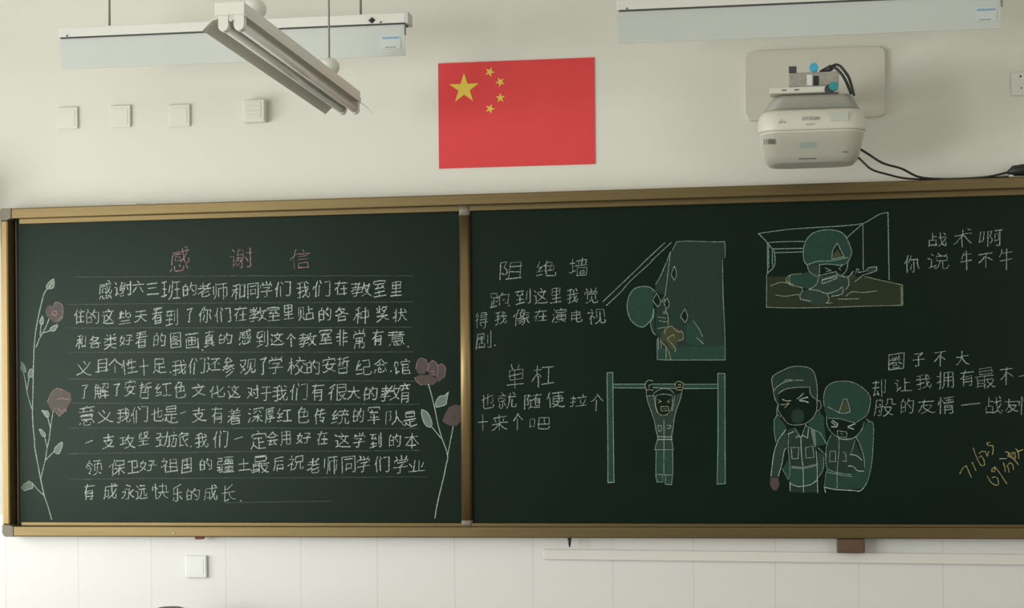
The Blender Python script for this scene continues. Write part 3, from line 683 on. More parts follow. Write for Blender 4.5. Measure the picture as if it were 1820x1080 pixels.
TEXT = [
('chalk_heading', 'pink chalk heading of three characters', 'pink', 3.6, '感 -2371 -2292 2046 2143|谢 -2128 -2042 2057 2133|信 -1887 -1810 2048 2122'),
('chalk_text_line', '', 'white', 4.0, '感 -2659 -2610 1947 2018|谢 -2596 -2528 1956 2014|六 -2523 -2478 1970 2013|三 -2464 -2418 1961 2005|班 -2406 -2331 1941 2011|的 -2318 -2265 1951 2004|老 -2258 -2207 1948 2002|师 -2196 -2142 1937 1999|和 -2122 -2070 1934 1994|同 -2058 -2016 1939 1997|学 -2007 -1961 1943 2002|们 -1948 -1888 1942 2000|我 -1863 -1812 1937 1999|们 -1799 -1732 1940 2001|在 -1713 -1665 1946 1998|教 -1650 -1569 1939 1992|室 -1561 -1513 1935 1997|里 -1494 -1453 1938 1992'),
('chalk_text_line', '', 'white', 4.0, '住 -2762 -2722 1852 1908|的 -2713 -2663 1851 1907|这 -2649 -2602 1850 1906|些 -2582 -2533 1847 1901|天 -2516 -2467 1854 1898|看 -2443 -2404 1847 1910|到 -2389 -2342 1839 1903|了 -2302 -2282 1851 1904|你 -2255 -2206 1850 1909|们 -2191 -2127 1849 1903|在 -2111 -2063 1852 1906|教 -2053 -1983 1849 1903|室 -1982 -1930 1851 1906|里 -1915 -1877 1856 1911|贴 -1856 -1799 1851 1905|的 -1776 -1729 1846 1899|各 -1710 -1662 1845 1899|种 -1640 -1581 1835 1896|奖 -1550 -1504 1841 1900|状 -1485 -1433 1840 1890'),
('chalk_text_line', '', 'white', 4.0, '和 -2758 -2717 1753 1807|各 -2703 -2656 1758 1802|类 -2642 -2593 1750 1811|好 -2577 -2524 1764 1804|看 -2512 -2467 1754 1817|的 -2440 -2391 1759 1810|图 -2371 -2329 1752 1811|画 -2309 -2257 1749 1808|, -2245 -2239 1739 1745|真 -2233 -2193 1754 1815|的 -2174 -2123 1765 1806|感 -2094 -2048 1760 1820|到 -2024 -1980 1751 1813|这 -1971 -1917 1758 1805|个 -1904 -1870 1751 1800|教 -1855 -1786 1749 1801|室 -1775 -1727 1759 1813|非 -1708 -1665 1752 1812|常 -1640 -1597 1740 1813|有 -1567 -1524 1752 1808|意 -1505 -1443 1746 1807|, -1432 -1424 1740 1748'),
('chalk_text_line', '', 'white', 4.0, '义 -2755 -2697 1650 1704|且 -2677 -2626 1659 1713|个 -2623 -2573 1659 1712|性 -2570 -2507 1650 1711|十 -2497 -2462 1648 1711|足 -2441 -2390 1655 1710|, -2376 -2369 1654 1661|我 -2364 -2308 1646 1705|们 -2300 -2232 1649 1710|还 -2226 -2170 1658 1713|参 -2161 -2116 1638 1712|观 -2091 -2030 1647 1705|了 -2009 -1987 1646 1711|学 -1976 -1922 1648 1712|校 -1901 -1830 1643 1710|的 -1826 -1777 1644 1698|安 -1764 -1713 1649 1709|哲 -1705 -1660 1646 1708|纪 -1633 -1573 1640 1696|念 -1560 -1511 1645 1697|, -1499 -1493 1648 1655|馆 -1483 -1421 1642 1696'),
('chalk_text_line', '', 'white', 4.0, '了 -2735 -2710 1560 1612|解 -2682 -2625 1558 1617|了 -2603 -2580 1569 1615|安 -2560 -2513 1567 1628|哲 -2498 -2451 1558 1619|红 -2433 -2369 1565 1615|色 -2355 -2312 1557 1620|文 -2285 -2233 1562 1610|化 -2213 -2155 1556 1605|这 -2141 -2093 1555 1604|对 -2063 -2019 1554 1604|于 -2007 -1969 1544 1597|我 -1962 -1904 1542 1602|们 -1891 -1824 1545 1609|有 -1805 -1760 1543 1607|很 -1741 -1672 1542 1604|大 -1667 -1618 1547 1594|的 -1603 -1550 1541 1595|教 -1537 -1459 1538 1600|育 -1460 -1423 1532 1605'),
('chalk_text_line', '', 'white', 4.0, '意 -2748 -2685 1454 1527|义 -2669 -2607 1463 1511|我 -2590 -2537 1463 1520|们 -2533 -2466 1460 1525|也 -2450 -2403 1469 1521|是 -2398 -2345 1461 1528|一 -2333 -2311 1497 1505|支 -2286 -2229 1464 1519|有 -2206 -2166 1460 1521|着 -2142 -2092 1454 1516|深 -2061 -2000 1459 1518|厚 -1992 -1956 1459 1517|红 -1945 -1889 1464 1513|色 -1862 -1821 1458 1518|传 -1796 -1754 1453 1512|统 -1732 -1661 1453 1509|的 -1646 -1603 1460 1511|军 -1588 -1541 1452 1516|队 -1518 -1454 1448 1502|, -1454 -1448 1446 1452|是 -1447 -1397 1440 1500'),
('chalk_text_line', '', 'white', 4.0, '一 -2722 -2692 1384 1395|支 -2651 -2606 1362 1418|攻 -2580 -2519 1364 1414|坚 -2505 -2461 1373 1427|劲 -2433 -2378 1369 1427|旅 -2373 -2300 1369 1426|, -2295 -2289 1365 1372|我 -2274 -2222 1365 1420|们 -2199 -2142 1364 1429|一 -2117 -2083 1396 1406|定 -2050 -1991 1358 1428|会 -1989 -1943 1373 1424|用 -1932 -1892 1371 1427|好 -1869 -1814 1380 1418|在 -1787 -1747 1372 1425|这 -1717 -1658 1364 1417|学 -1645 -1600 1364 1418|到 -1581 -1536 1360 1418|的 -1504 -1461 1365 1414|本 -1444 -1392 1359 1415'),
('chalk_text_line', '', 'white', 4.0, '领 -2719 -2656 1260 1316|保 -2624 -2562 1256 1318|卫 -2549 -2504 1265 1315|好 -2500 -2431 1275 1315|祖 -2414 -2347 1269 1323|国 -2329 -2291 1265 1326|的 -2257 -2209 1276 1322|疆 -2186 -2119 1269 1329|土 -2100 -2054 1276 1322|, -2052 -2046 1272 1279|最 -2047 -1979 1266 1333|后 -1960 -1922 1274 1327|祝 -1905 -1844 1275 1332|老 -1827 -1781 1266 1321|师 -1760 -1709 1262 1328|同 -1690 -1639 1265 1330|学 -1630 -1583 1269 1329|们 -1562 -1506 1269 1327|学 -1489 -1433 1263 1331|业 -1429 -1369 1269 1312'),
('chalk_text_line', '', 'white', 4.0, '有 -2730 -2685 1164 1222|成 -2647 -2592 1166 1226|永 -2574 -2525 1166 1220|远 -2517 -2471 1164 1218|快 -2449 -2384 1166 1226|乐 -2366 -2330 1157 1222|的 -2310 -2258 1161 1207|成 -2239 -2188 1161 1220|长 -2169 -2115 1157 1222|, -2097 -2090 1156 1163'),
('chalk_caption_line', '', 'soft', 3.5, '阻 -1073 -990 1991 2058|绝 -934 -860 2001 2061|墙 -810 -742 2001 2068'),
('chalk_caption_line', '', 'soft', 3.5, '跑 -1110 -1036 1887 1942|到 -1014 -958 1897 1955|这 -944 -893 1897 1956|里 -882 -842 1900 1957|我 -820 -777 1899 1952|觉 -751 -704 1898 1954'),
('chalk_caption_line', '', 'soft', 3.5, '得 -1166 -1121 1810 1869|我 -1093 -1048 1822 1871|像 -1022 -961 1817 1879|在 -944 -897 1832 1876|演 -875 -822 1827 1879|电 -802 -763 1828 1872|视 -741 -675 1818 1874'),
('chalk_caption_line', '', 'soft', 3.5, '剧 -1166 -1109 1731 1799|, -1098 -1090 1740 1749'),
('chalk_caption_line', '', 'soft', 3.5, '单 -1050 -987 1582 1672|杠 -954 -871 1586 1665'),
('chalk_caption_line', '', 'soft', 3.5, '也 -1146 -1101 1506 1561|就 -1083 -1015 1507 1566|随 -983 -919 1503 1563|便 -897 -832 1508 1566|拉 -811 -749 1512 1556|个 -731 -687 1495 1557'),
('chalk_caption_line', '', 'soft', 3.5, '十 -1162 -1126 1424 1484|来 -1107 -1049 1423 1484|个 -1025 -991 1426 1488|吧 -963 -889 1429 1472'),
('chalk_caption_line', '', 'soft', 3.5, '战 506 567 2081 2131|术 593 656 2077 2142|啊 683 765 2077 2136'),
('chalk_caption_line', '', 'soft', 3.5, '你 418 469 1989 2050|说 501 575 2001 2056|牛 618 655 1994 2062|不 681 728 2001 2054|牛 753 798 1991 2067'),
('chalk_caption_line', '', 'soft', 3.5, '圈 358 414 1636 1698|子 444 485 1648 1697|不 521 561 1647 1701|大 597 643 1651 1700'),
('chalk_caption_line', '', 'soft', 3.5, '却 300 347 1540 1601|让 379 439 1557 1605|我 457 508 1564 1617|拥 529 588 1565 1627|有 613 658 1574 1631|最 665 733 1565 1641|不 752 796 1578 1640|一 818 844 1607 1612'),
('chalk_caption_line', '', 'soft', 3.5, '般 305 383 1468 1530|的 401 446 1477 1530|友 463 521 1476 1526|情 533 587 1474 1536|一 616 681 1505 1512|战 701 757 1473 1536|友 767 815 1478 1526|情 816 873 1470 1535'),
]
DRAWINGS = [
('chalk flower spray along the left edge with two pink blooms','left',[
 ('s','stem',4.2,'-2876,1991 -2889,1970 -2900,1933 -2913,1881 -2924,1827 -2932,1755 -2933,1721 -2936,1666 -2937,1606 -2940,1523 -2940,1489 -2938,1446 -2933,1401 -2933,1377 -2927,1342 -2913,1266 -2909,1246 -2894,1180 -2879,1136 -2864,1086'),
 ('s','leafline',3.6,'-2876,1992 -2878,2002 -2868,2016 -2851,2028 -2847,2027 -2846,2006 -2853,1993 -2876,1991'),
 ('s','leafline',3.6,'-2868,1996 -2859,2009 -2851,2018'),
 ('s','leafline',3.6,'-2906,1854 -2906,1867 -2896,1884 -2892,1866 -2895,1852 -2906,1854'),
 ('s','leafline',3.6,'-2866,1827 -2860,1839 -2836,1850 -2833,1844 -2847,1826 -2865,1825'),
 ('f','leaffill',0,'-2876,1992 -2878,2002 -2868,2016 -2851,2028 -2847,2027 -2846,2006 -2853,1993'),
 ('f','leaffill',0,'-2906,1854 -2906,1867 -2896,1884 -2892,1866 -2895,1852'),
 ('f','leaffill',0,'-2866,1827 -2860,1839 -2836,1850 -2833,1844 -2847,1826 -2865,1825'),
 ('s','stem',3.6,'-2901,1852 -2904,1829 -2906,1809'),
 ('s','stem',3.6,'-2867,1876 -2881,1843 -2894,1821 -2909,1795 -2924,1761'),
 ('s','stem',3.6,'-2894,1818 -2878,1822 -2866,1827'),
 ('f','pinkfill',0,'-2884,1904 -2872,1926 -2850,1923 -2844,1936 -2829,1937 -2813,1925 -2811,1902 -2813,1877 -2824,1863 -2842,1856 -2857,1866 -2866,1880 -2878,1881'),
 ('f','pinkfill',0,'-2860,1897 -2847,1909 -2835,1900 -2839,1886 -2851,1880'),
 ('f','pinkfill',0,'-2866,1880 -2845,1886 -2818,1880 -2830,1857 -2851,1860'),
 ('s','pinkline',3,'-2850,1923 -2844,1936 -2829,1937 -2813,1925 -2811,1902 -2813,1877 -2824,1863'),
 ('s','pinkline',3,'-2857,1892 -2851,1903 -2838,1903 -2836,1891 -2845,1886 -2857,1892'),
 ('s','pinkline',3,'-2833,1866 -2818,1880'),
 ('f','leaffill',0,'-2986,1705 -2990,1680 -2976,1656 -2967,1665 -2970,1687'),
 ('f','leaffill',0,'-2956,1646 -2957,1660 -2948,1677 -2935,1676 -2936,1654 -2945,1644'),
 ('f','leaffill',0,'-2902,1514 -2876,1510 -2871,1496 -2877,1484 -2887,1492'),
 ('f','leaffill',0,'-2913,1439 -2906,1439 -2888,1422 -2888,1412 -2901,1412'),
 ('s','leafline',3,'-2956,1646 -2957,1660 -2948,1677 -2935,1676 -2936,1654 -2945,1644 -2956,1646'),
 ('s','leafline',3,'-2902,1514 -2876,1510 -2871,1496 -2877,1484 -2887,1492 -2902,1514'),
 ('s','leafline',3,'-2913,1439 -2906,1439 -2888,1422 -2888,1412 -2901,1412 -2913,1439'),
 ('s','leafline',3,'-2896,1509 -2885,1502 -2877,1487'),
 ('s','leafline',3,'-2986,1705 -2970,1687 -2967,1665'),
 ('s','stem',3.4,'-2974,1656 -2964,1601 -2959,1572 -2943,1521'),
 ('s','stem',3.4,'-2953,1644 -2962,1595'),
 ('s','stem',3.4,'-2854,1513 -2865,1450 -2872,1401 -2881,1361 -2888,1322 -2899,1279 -2908,1245'),
 ('s','stem',3.4,'-2876,1483 -2867,1446'),
 ('s','stem',3.4,'-2891,1413 -2880,1366'),
 ('f','pinkfill',0,'-2880,1548 -2867,1571 -2850,1594 -2833,1600 -2808,1595 -2781,1580 -2779,1554 -2792,1531 -2802,1511 -2827,1490 -2844,1505 -2864,1517'),
 ('f','pinkfill',0,'-2854,1518 -2844,1525 -2823,1512 -2802,1515 -2827,1489'),
 ('f','pinkfill',0,'-2840,1551 -2826,1561 -2809,1551 -2816,1538 -2833,1538'),
 ('s','pinkline',3,'-2854,1518 -2837,1523 -2823,1508 -2804,1518 -2800,1511'),
 ('s','pinkline',3,'-2847,1509 -2828,1490 -2816,1502 -2802,1511'),
 ('s','pinkline',3,'-2878,1545 -2867,1571 -2850,1594 -2833,1600 -2815,1593'),
 ('s','pinkline',3,'-2840,1554 -2823,1561 -2805,1557 -2785,1557'),
 ('f','leaffill',0,'-2852,1352 -2845,1370 -2820,1390 -2816,1380 -2829,1347 -2841,1344'),
 ('f','leaffill',0,'-2939,1225 -2957,1236 -2981,1222 -2993,1209 -2978,1197 -2955,1205 -2943,1207'),
 ('s','leafline',3.2,'-2852,1352 -2845,1370 -2820,1390 -2816,1380 -2829,1347 -2841,1344 -2852,1352'),
 ('s','leafline',3.2,'-2939,1225 -2957,1236 -2981,1222'),
 ('s','leafline',3.2,'-2978,1197 -2955,1205 -2943,1207 -2939,1225'),
 ('s','stem',3.6,'-2888,1318 -2852,1352'),
 ('s','stem',3.6,'-2945,1230 -2915,1197 -2893,1179'),
]),
('chalk flower spray by the divider with two pink blooms','left',[
 ('f','pinkfill',0,'-1400,1659 -1392,1690 -1379,1700 -1360,1693 -1353,1677 -1357,1652 -1367,1640 -1389,1640'),
 ('f','pinkfill',0,'-1404,1627 -1383,1637 -1344,1636 -1312,1617 -1332,1598 -1377,1597 -1396,1611'),
 ('f','pinkfill',0,'-1355,1652 -1347,1680 -1334,1691 -1318,1680 -1313,1648 -1318,1630 -1344,1633'),
 ('f','pinkfill',0,'-1318,1671 -1299,1678 -1284,1661 -1289,1626 -1312,1607 -1322,1626'),
 ('s','pinkline',2.6,'-1400,1659 -1392,1690 -1379,1700 -1360,1693 -1353,1677'),
 ('s','pinkline',2.6,'-1355,1652 -1347,1680 -1334,1691 -1318,1680 -1313,1648 -1318,1630'),
 ('s','pinkline',2.6,'-1318,1671 -1299,1678 -1284,1661 -1289,1626'),
 ('s','pinkline',2.6,'-1404,1627 -1396,1611 -1377,1597'),
 ('s','pinkline',2.6,'-1341,1649 -1331,1652 -1330,1636'),
 ('s','stem',3.8,'-1351,1601 -1338,1554 -1326,1503 -1314,1443 -1301,1397 -1298,1389 -1279,1332 -1286,1291 -1296,1244 -1311,1187 -1324,1130 -1330,1094'),
 ('s','leafline',3.4,'-1321,1513 -1324,1529 -1309,1554 -1290,1557 -1274,1571 -1281,1538 -1287,1522 -1321,1513'),
 ('s','leafline',3.4,'-1377,1505 -1378,1485 -1365,1448 -1344,1437 -1338,1453 -1353,1491 -1377,1505'),
 ('f','leaffill',0,'-1321,1513 -1324,1529 -1309,1554 -1290,1557 -1274,1571 -1281,1538 -1287,1522'),
 ('f','leaffill',0,'-1377,1505 -1378,1485 -1365,1448 -1344,1437 -1338,1453 -1353,1491'),
 ('s','stem',3.2,'-1339,1439 -1304,1396'),
 ('s','stem',3.2,'-1257,1440 -1266,1394 -1279,1332'),
 ('f','pinkfill',0,'-1299,1462 -1287,1490 -1271,1515 -1249,1523 -1228,1518 -1227,1462 -1243,1443 -1269,1443 -1288,1452'),
 ('f','yellowfill',0,'-1262,1471 -1252,1487 -1241,1484 -1243,1465 -1256,1462'),
]),
('chalk drawing of a climbing wall with a helmeted figure','right',[
 ('f','greyfill',0,'-408,2119 -230,2115 -238,2036 -232,1680 -483,1683 -481,1775 -487,1871 -455,1924 -428,2083|-416,2023 -426,1999 -417,1981 -410,2001|-379,1865 -393,1843 -379,1821 -370,1841|-444,1908 -453,1893 -446,1872 -438,1885'),
 ('f','tealfill',0,'-482,1683 -232,1680 -234,1733 -438,1726 -481,1726'),
 ('f','tealfill',0,'-374,1812 -346,1821 -312,1772 -308,1738 -346,1734 -375,1749'),
 ('f','greyfill',0,'-430,2083 -467,1997 -488,1959 -487,1934 -455,1924'),
 ('f','greyfill',0,'-490,1872 -451,1871 -442,1810 -466,1774 -486,1775'),
 ('f','greyfill',0,'-495,1852 -507,1823 -500,1785 -488,1775'),
 ('s','tealline',3.2,'-684,1902 -561,2016 -517,2058 -451,2117'),
 ('s','tealline',3.2,'-672,1887 -620,1934 -581,1977 -513,2037 -488,2063 -427,2117'),
 ('s','tealline',2.6,'-430,2083 -441,2001 -451,1929 -456,1914'),
 ('s','tealline',2.6,'-423,2088 -408,2119 -367,2121 -271,2116 -230,2116'),
 ('s','tealline',2.6,'-230,2116 -229,2084 -231,2055'),
 ('s','tealline',2.6,'-239,2048 -238,1915 -233,1795 -232,1680'),
 ('s','tealline',2.6,'-482,1683 -419,1681 -232,1679'),
 ('s','tealline',2.6,'-483,1683 -483,1760'),
 ('s','tealline',2.6,'-430,2083 -467,1997 -487,1963'),
 ('s','tealline',3.2,'-489,1937 -508,1952 -530,1956 -562,1950 -584,1926 -593,1893 -592,1864 -581,1834 -563,1815 -541,1805 -522,1813 -500,1840 -494,1872'),
 ('f','tealfill',0,'-489,1937 -508,1952 -530,1956 -562,1950 -584,1926 -593,1893 -592,1864 -581,1834 -563,1815 -541,1805 -522,1813 -500,1840 -494,1872 -498,1903'),
 ('s','greyline',2.4,'-416,2030 -428,1999 -417,1977 -409,2001 -416,2030'),
 ('s','greyline',2.4,'-379,1870 -396,1843 -379,1819 -369,1841 -379,1870'),
 ('s','greyline',2.4,'-484,1930 -498,1903 -480,1879 -470,1891 -472,1910 -484,1930'),
 ('s','greyline',2.4,'-443,1912 -455,1893 -446,1871 -437,1885 -443,1912'),
 ('s','greyline',2.4,'-464,1903 -459,1909 -452,1906 -453,1898 -460,1896 -464,1903'),
 ('s','greyline',2.4,'-459,1859 -455,1864 -450,1859 -455,1853 -459,1859'),
 ('s','yellowline',2.4,'-451,1871 -442,1842 -441,1810'),
 ('s','yellowline',2.4,'-454,1779 -454,1796 -430,1808 -406,1786 -392,1789 -385,1773 -389,1755 -403,1753'),
 ('s','yellowline',2.4,'-445,1762 -423,1776 -418,1766'),
 ('s','yellowline',2.4,'-445,1760 -416,1725 -419,1711'),
 ('s','yellowline',2.4,'-469,1750 -450,1731 -438,1706 -433,1684'),
 ('s','yellowline',2.4,'-450,1731 -450,1685'),
 ('s','greyline',2.4,'-495,1872 -495,1843 -507,1823 -500,1789 -488,1775'),
 ('s','greyline',2.4,'-480,1842 -451,1837'),
 ('s','greyline',2.4,'-481,1799 -442,1805'),
 ('s','greyline',2.4,'-479,1765 -477,1721'),
 ('s','greyline',2.4,'-471,1760 -467,1726'),
 ('s','greyline',2.4,'-350,1826 -331,1801 -315,1767'),
 ('s','greyline',2.4,'-336,1763 -310,1738'),
 ('s','greyline',2.4,'-476,1828 -444,1822'),
 ('f','yellowfill',0,'-466,1784 -454,1796 -430,1808 -389,1788 -387,1756 -409,1745 -416,1716 -438,1726 -452,1750 -469,1750'),
]),
('chalk drawing of a figure hanging from a horizontal bar','right',[
 ('s','tealline',3.2,'-671,1637 -649,1638 -649,1450 -648,1228 -671,1227 -670,1403 -671,1637'),
 ('s','tealline',3.2,'-260,1630 -234,1629 -235,1447 -236,1223 -266,1221 -261,1401 -260,1630'),
 ('s','tealline',2.8,'-648,1594 -529,1593'),
 ('s','tealline',2.8,'-648,1580 -529,1578'),
 ('s','tealline',2.8,'-501,1593 -417,1592'),
 ('s','tealline',2.8,'-501,1579 -418,1576'),
 ('s','tealline',2.8,'-385,1591 -261,1590'),
 ('s','tealline',2.8,'-385,1575 -261,1574'),
 ('f','tealfill',0,'-671,1637 -649,1638 -648,1228 -671,1227'),
 ('f','tealfill',0,'-260,1630 -234,1629 -236,1223 -266,1221'),
 ('f','tealfill',0,'-648,1594 -529,1593 -529,1578 -648,1580'),
 ('f','tealfill',0,'-385,1591 -261,1590 -261,1574 -385,1575'),
 ('f','tealfill',0,'-501,1593 -417,1592 -418,1576 -501,1579'),
 ('s','yellowline',2.8,'-501,1604 -517,1607 -529,1593 -525,1570 -515,1572 -499,1570'),
 ('s','yellowline',2.8,'-503,1593 -515,1588 -513,1579'),
 ('s','yellowline',2.8,'-417,1597 -403,1602 -387,1594 -390,1576 -394,1569 -413,1571 -417,1587 -417,1597'),
 ('s','yellowline',2.8,'-411,1580 -399,1580 -398,1590 -406,1590'),
 ('s','yellowline',2.4,'-490,1546 -490,1504 -479,1483 -460,1476 -441,1486 -430,1509 -428,1546'),
 ('s','yellowline',2.4,'-471,1509 -444,1510 -442,1494 -470,1493 -471,1509'),
 ('s','yellowline',2.4,'-462,1502 -451,1502'),
 ('s','yellowline',2.4,'-483,1535 -469,1528 -481,1523'),
 ('s','yellowline',2.4,'-436,1534 -448,1527 -437,1523'),
 ('s','greyline',2.6,'-524,1570 -524,1549 -518,1523 -502,1477 -495,1453'),
 ('s','greyline',2.6,'-497,1551 -492,1518 -483,1486'),
 ('s','greyline',2.6,'-522,1549 -497,1551'),
 ('s','greyline',2.6,'-392,1566 -399,1536 -414,1495 -423,1462'),
 ('s','greyline',2.6,'-420,1550 -428,1495'),
 ('s','greyline',2.6,'-497,1558 -482,1569 -459,1576 -436,1571 -422,1557'),
 ('s','greyline',2.6,'-492,1546 -478,1553 -455,1555 -429,1550'),
 ('s','greyline',2.6,'-495,1453 -488,1412 -484,1393 -494,1356 -495,1349 -426,1349 -429,1365 -433,1393 -426,1434 -423,1462'),
 ('s','greyline',2.6,'-484,1439 -470,1439 -470,1421 -479,1416 -484,1439'),
 ('s','greyline',2.6,'-449,1439 -435,1439 -437,1428 -449,1428'),
 ('s','greyline',2.6,'-460,1458 -461,1346'),
 ('s','leafline',2.8,'-485,1397 -431,1396'),
 ('s','leafline',2.8,'-485,1387 -431,1387'),
 ('s','greyline',2.4,'-490,1347 -492,1261 -488,1228'),
 ('s','greyline',2.4,'-461,1346 -462,1272 -460,1254'),
 ('s','greyline',2.4,'-429,1346 -429,1267 -434,1221'),
 ('s','greyline',2.4,'-487,1257 -467,1257'),
 ('s','greyline',2.4,'-456,1255 -434,1256'),
 ('s','greyline',2.4,'-488,1230 -467,1228'),
 ('s','greyline',2.4,'-458,1221 -435,1219'),
 ('s','greyline',2.4,'-467,1257 -465,1230'),
 ('s','greyline',2.4,'-456,1255 -458,1223'),
 ('f','bodyfill',0,'-524,1549 -497,1551 -483,1481 -460,1474 -437,1483 -420,1550 -392,1564 -414,1495 -428,1402 -426,1349 -495,1349 -484,1393 -495,1453'),
 ('f','tealfill',0,'-490,1347 -428,1346 -430,1267 -434,1221 -457,1223 -462,1263 -467,1228 -488,1230 -492,1261'),
]),
('chalk drawing of a helmeted figure aiming a rifle in a bunker','right',[
 ('s','tealline',3.2,'-107,2143 -4,2155 93,2160 182,2163 267,2170 306,2189 331,2203 361,2209 363,1964'),
 ('s','tealline',3.2,'271,2167 271,2002'),
 ('s','tealline',3.2,'212,2119 238,2142 267,2167'),
 ('s','tealline',3.2,'-107,2143 -80,2115 -50,2076'),
 ('s','tealline',3.2,'-69,2109 -5,2111 60,2110'),
 ('s','tealline',3.2,'-55,2085 56,2085'),
 ('s','tealline',3.2,'-50,2071 56,2072'),
 ('s','tealline',3.2,'-75,2108 -74,1995'),
 ('s','tealline',3.2,'-70,2107 -70,2016'),
 ('s','tealline',3.2,'-57,2078 -57,2022'),
 ('s','tealline',3.2,'-49,2074 -49,2025 -76,1995'),
 ('s','olive',3,'-78,1993 -80,1871 18,1867 161,1867 268,1869 409,1870'),
 ('s','olive',3,'276,1977 347,1959 410,1944'),
 ('s','olive',3,'410,1944 411,1870'),
 ('s','olive',3,'405,1938 406,1872'),
 ('s','olive',3,'-64,1949 -31,1961 -2,1959 19,1953'),
 ('s','olive',3,'-46,1916 -10,1910 33,1916 44,1911'),
 ('s','olive',3,'179,1897 215,1896 254,1897'),
 ('s','olive',3,'208,1906 229,1922 268,1919 318,1924'),
 ('f','olivefill',0,'-76,1984 48,1981 44,1898 97,1875 133,1871 140,1914 197,1910 219,1978 272,1977 410,1942 410,1869 -79,1870'),
 ('s','tealline',3,'70,2023 58,2039 56,2079 67,2115 92,2140 128,2150 164,2149 192,2141 210,2123 224,2090 230,2064 220,2039 216,2032'),
 ('s','tealline',3,'70,2024 106,2036 156,2037 216,2048'),
 ('s','tealline',3,'113,2024 149,2025 191,2020 216,2030'),
 ('f','tealfill',0,'70,2023 58,2039 56,2079 67,2115 92,2140 128,2150 164,2149 192,2141 210,2123 224,2090 230,2064 220,2039 216,2030 191,2020 149,2025 106,2027|179,2096 165,2077 159,2046 199,2052'),
 ('s','greyline',2.8,'179,2102 163,2077 158,2043 202,2051 179,2102'),
 ('s','greyline',2.8,'70,2023 77,1999 105,1980 114,1994 113,2024'),
 ('s','greyline',2.8,'134,2012 155,2001 138,1998'),
 ('s','greyline',2.8,'195,2020 184,2008 191,2002'),
 ('s','greyline',2.8,'216,2030 211,2003 194,1982'),
 ('f','yellowfill',0,'179,2080 163,2059 161,2045 195,2053'),
 ('f','bodyfill',0,'70,2023 77,1999 105,1980 114,1994 113,2024'),
 ('s','greyline',3,'75,1934 102,1951 112,1980 127,1987 173,1997 184,1982 216,1978 234,1996'),
 ('s','greyline',3,'123,1953 123,1969 175,1984 177,1973 123,1953'),
 ('s','greyline',3,'123,1967 173,1978'),
 ('s','greyline',3,'255,1992 280,1998 290,2009 319,2012 319,1998 290,1987 273,1984 255,1970 240,1959'),
 ('s','greyline',3,'244,1992 248,2006 255,2003 253,1990'),
 ('s','greyline',3,'76,1934 108,1929 140,1918 176,1928 194,1940 198,1928 190,1913 155,1907'),
 ('s','greyline',3,'140,1916 147,1896 137,1882 158,1883'),
 ('s','greyline',3,'216,1974 219,1949 208,1931'),
 ('s','greyline',3,'234,1996 219,1978'),
 ('s','greyline',3,'48,1941 51,1930 42,1912 44,1898 80,1891'),
 ('s','olive',2.6,'48,1992 9,1989 -9,1972 5,1953 33,1945 51,1941'),
 ('s','olive',2.6,'9,1989 3,1971 8,1953'),
 ('f','tealfill',0,'48,1992 77,1999 109,1976 102,1951 76,1934 51,1941 8,1953 -9,1972 9,1989'),
 ('f','bodyfill',0,'51,1930 76,1934 102,1951 116,1980 180,1993 216,1978 248,1992 215,1938 197,1910 140,1914 133,1871 97,1875 44,1898'),
 ('f','bodyfill',0,'280,1998 290,2009 319,2012 319,1998 290,1987'),
]),
('chalk drawing of two uniformed figures arm in arm','right',[
 ('f','greyfill',0,'-58,1568 -63,1601 -57,1619 -30,1635 9,1651 46,1652 75,1645 91,1628 99,1596 103,1530 77,1548 75,1575 14,1574 -40,1552 -38,1515 -52,1536'),
 ('s','greyline',2.6,'-58,1568 -63,1601 -57,1619 -30,1635 9,1651 46,1652 75,1645 91,1628 99,1596 102,1562 101,1527 78,1548 75,1575 51,1576 14,1574 -18,1568 -40,1552'),
 ('s','greyline',2.6,'-55,1563 -44,1578 -18,1594 17,1601 51,1601'),
 ('s','greyline',2.6,'-58,1568 -51,1531 -38,1512'),
 ('s','greyline',2.4,'-38,1512 -41,1493 -21,1461 -3,1442 26,1437 58,1443 84,1463 98,1489 101,1524'),
 ('s','greyline',2.4,'98,1524 109,1527 115,1513 111,1495 98,1487'),
 ('s','greyline',2.4,'-43,1509 -46,1488 -42,1474 -32,1469'),
 ('s','leafline',3.2,'-25,1532 -10,1526 6,1527'),
 ('s','leafline',3.2,'28,1533 39,1541 51,1553'),
 ('s','yellowline',3.2,'-30,1513 -16,1513 -1,1518'),
 ('s','yellowline',3.2,'-1,1517 -18,1500'),
 ('s','yellowline',3.2,'-18,1598 -7,1604 9,1603'),
 ('s','white',5,'37,1529 51,1535 67,1539'),
 ('s','white',5,'40,1525 53,1525 69,1520'),
 ('f','greyfill',0,'5,1469 12,1490 31,1497 48,1490 55,1468 47,1447 30,1441 13,1447'),
 ('f','tealfill',0,'127,1503 124,1535 133,1572 154,1590 188,1597 232,1591 269,1568 291,1539 289,1499 276,1469 242,1446 182,1459 140,1462 127,1487'),
 ('s','greyline',2.2,'127,1503 124,1535 133,1572 154,1590 188,1597 232,1591 269,1568 291,1539 289,1499 276,1469 242,1446'),
 ('s','greyline',2.2,'139,1503 166,1489 179,1481'),
 ('s','greyline',2.2,'140,1462 182,1459 213,1450 239,1444'),
 ('s','yellowline',2.6,'195,1530 208,1531 217,1499 218,1483 195,1479 178,1482 186,1502 195,1530'),
 ('f','yellowfill',0,'198,1518 206,1519 213,1499 213,1489 195,1486 184,1489 190,1502'),
 ('s','greyline',2.4,'134,1471 137,1433 155,1406 181,1389 204,1385 233,1390 257,1414 270,1446'),
 ('s','greyline',2.4,'173,1416 207,1410 205,1391 173,1394 173,1416'),
 ('s','greyline',2.4,'184,1406 194,1401'),
